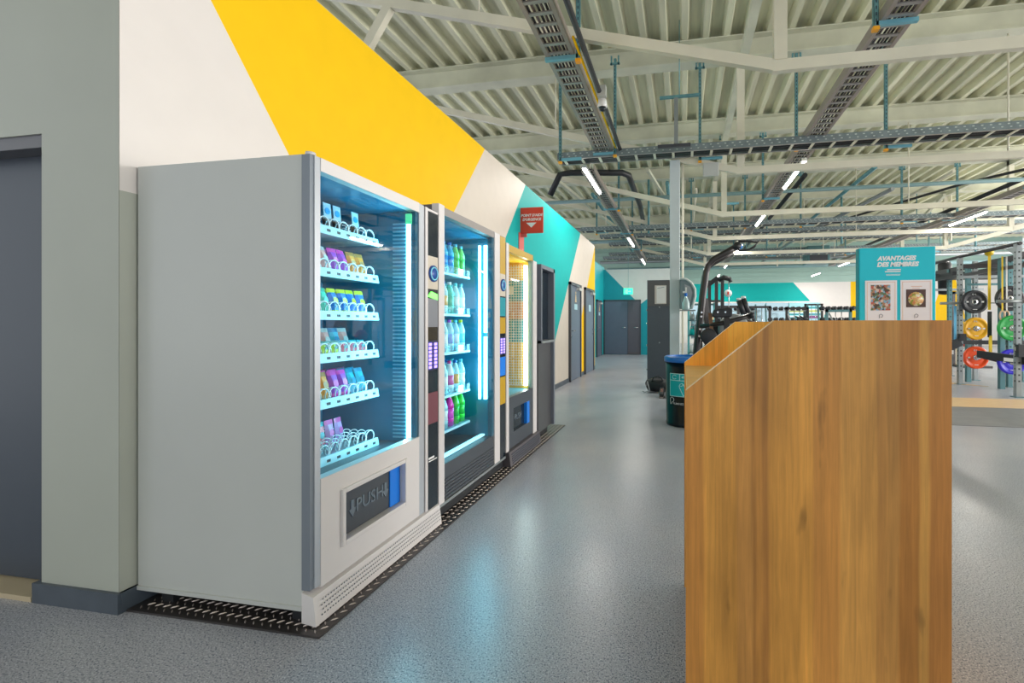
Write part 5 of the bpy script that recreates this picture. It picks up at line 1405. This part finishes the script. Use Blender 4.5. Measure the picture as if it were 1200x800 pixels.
# barbells
def barbell(x0, y0, x1, y1, z, lab, pl=True):
    t = thing('barbell', ((x0+x1)/2, (y0+y1)/2, z), lab, 'barbell')
    a = Vector((x0, y0, z)); b = Vector((x1, y1, z)); d = (b-a).normalized(); L = (b-a).length
    part('shaft', MB().tube([a+d*0.38, b-d*0.38], 0.014, 10), CHROME, t)
    part('sleeve', MB().tube([a, a+d*0.38], 0.026, 12).tube([a+d*0.36, a+d*0.39], 0.036, 12), STEELG, t)
    part('sleeve', MB().tube([b-d*0.38, b], 0.026, 12).tube([b-d*0.39, b-d*0.36], 0.036, 12), STEELG, t)
barbell(5.0, 10.15, 7.1, 10.15, 1.60, 'barbell resting across the left bay of the power rack')
barbell(4.98+0.02, 8.50, 7.1, 8.50, 1.56, 'barbell resting across the front of the power rack')
for i, (x, y, z) in enumerate(((5.2, 12.0, 1.62), (5.55, 10.05, 1.62))):
    o = bpy.data.objects.new('weight_plate', plate_mesh(RUB)); COL.objects.link(o); o.location = (x, y, z)
    tag(o, ['round black plate just right of the turquoise sign', 'round black plate near the left end of the rear barbell'][i], 'weight plate')
YS = mat('yellow_strap', (0.90, 0.62, 0.02), 0.5)
st = thing('suspension_trainer', (5.52, 9.6, 0.9), 'yellow and black suspension straps hanging from the rack bar', 'strap')
part('strap', MB().box(5.50, 5.545, 9.58, 9.59, 1.45, 2.50), YS, st)
part('anchor_knot', MB().lathe((5.52, 9.585, 2.50), [(0.0, -0.06), (0.06, -0.04), (0.06, 0.04), (0.0, 0.06)], 'Y', 10), YS, st)
part('lower_strap', MB().box(5.50, 5.56, 9.58, 9.60, 0.95, 1.42), BLK, st)
part('strap_end', MB().box(5.52, 5.56, 9.57, 9.60, 0.68, 0.98), YS, st)
for i, (xx, yy) in enumerate(((5.62, 9.4), (5.70, 9.42))):
    g_ = thing('gym_ring', (xx, yy, 1.3), ['pale wooden gym ring on yellow straps, left of the two', 'pale wooden gym ring on yellow straps, right of the two'][i], 'gym ring', 'wooden gym rings')
    part('ring', MB().tube([(xx+0.04*math.cos(2*PI*j/20), yy, 1.34+0.085*math.sin(2*PI*j/20)) for j in range(20)], 0.014, 8, closed=True), mat('ring_wood', (0.72, 0.52, 0.36), 0.4), g_)
    part('strap', MB().box(xx-0.012, xx+0.012, yy-0.004, yy+0.004, 1.42, 2.40), YS if i == 0 else WPRINT, g_)
    part('strap_tail', MB().box(xx-0.010, xx+0.010, yy-0.004, yy+0.004, 0.95, 1.26), mat('peach_strap', (0.75, 0.55, 0.45), 0.5), g_)
single('resistance_band', MB().box(5.26, 5.30, 10.18, 10.20, 0.80, 1.55), mat('band_blue', (0.15, 0.50, 0.80), 0.4), 'light blue band hanging on the left rack upright', 'band')
single('punch_bag', MB().lathe((6.3, 12.6, 1.9), [(0.0, 0.0), (0.13, 0.02), (0.14, 0.4), (0.14, 0.75), (0.10, 0.82), (0.0, 0.83)], 'Z', 16), BLK, 'black cylinder bag hanging behind the rack', 'bag')
single('red_ball', MB().lathe((6.4, 12.0, 0.85), [(0.0, -0.18), (0.1, -0.15), (0.17, -0.06), (0.18, 0.0), (0.17, 0.06), (0.1, 0.15), (0.0, 0.18)], 'Z', 16), REDM, 'red ball stored behind the rack', 'ball')
small_machine(7.8, 14.5, 2.1, 'dark weight machine behind the power rack')
small_machine(9.6, 13.0, 2.1, 'dark weight machine at the right edge behind the rack', STEELT)
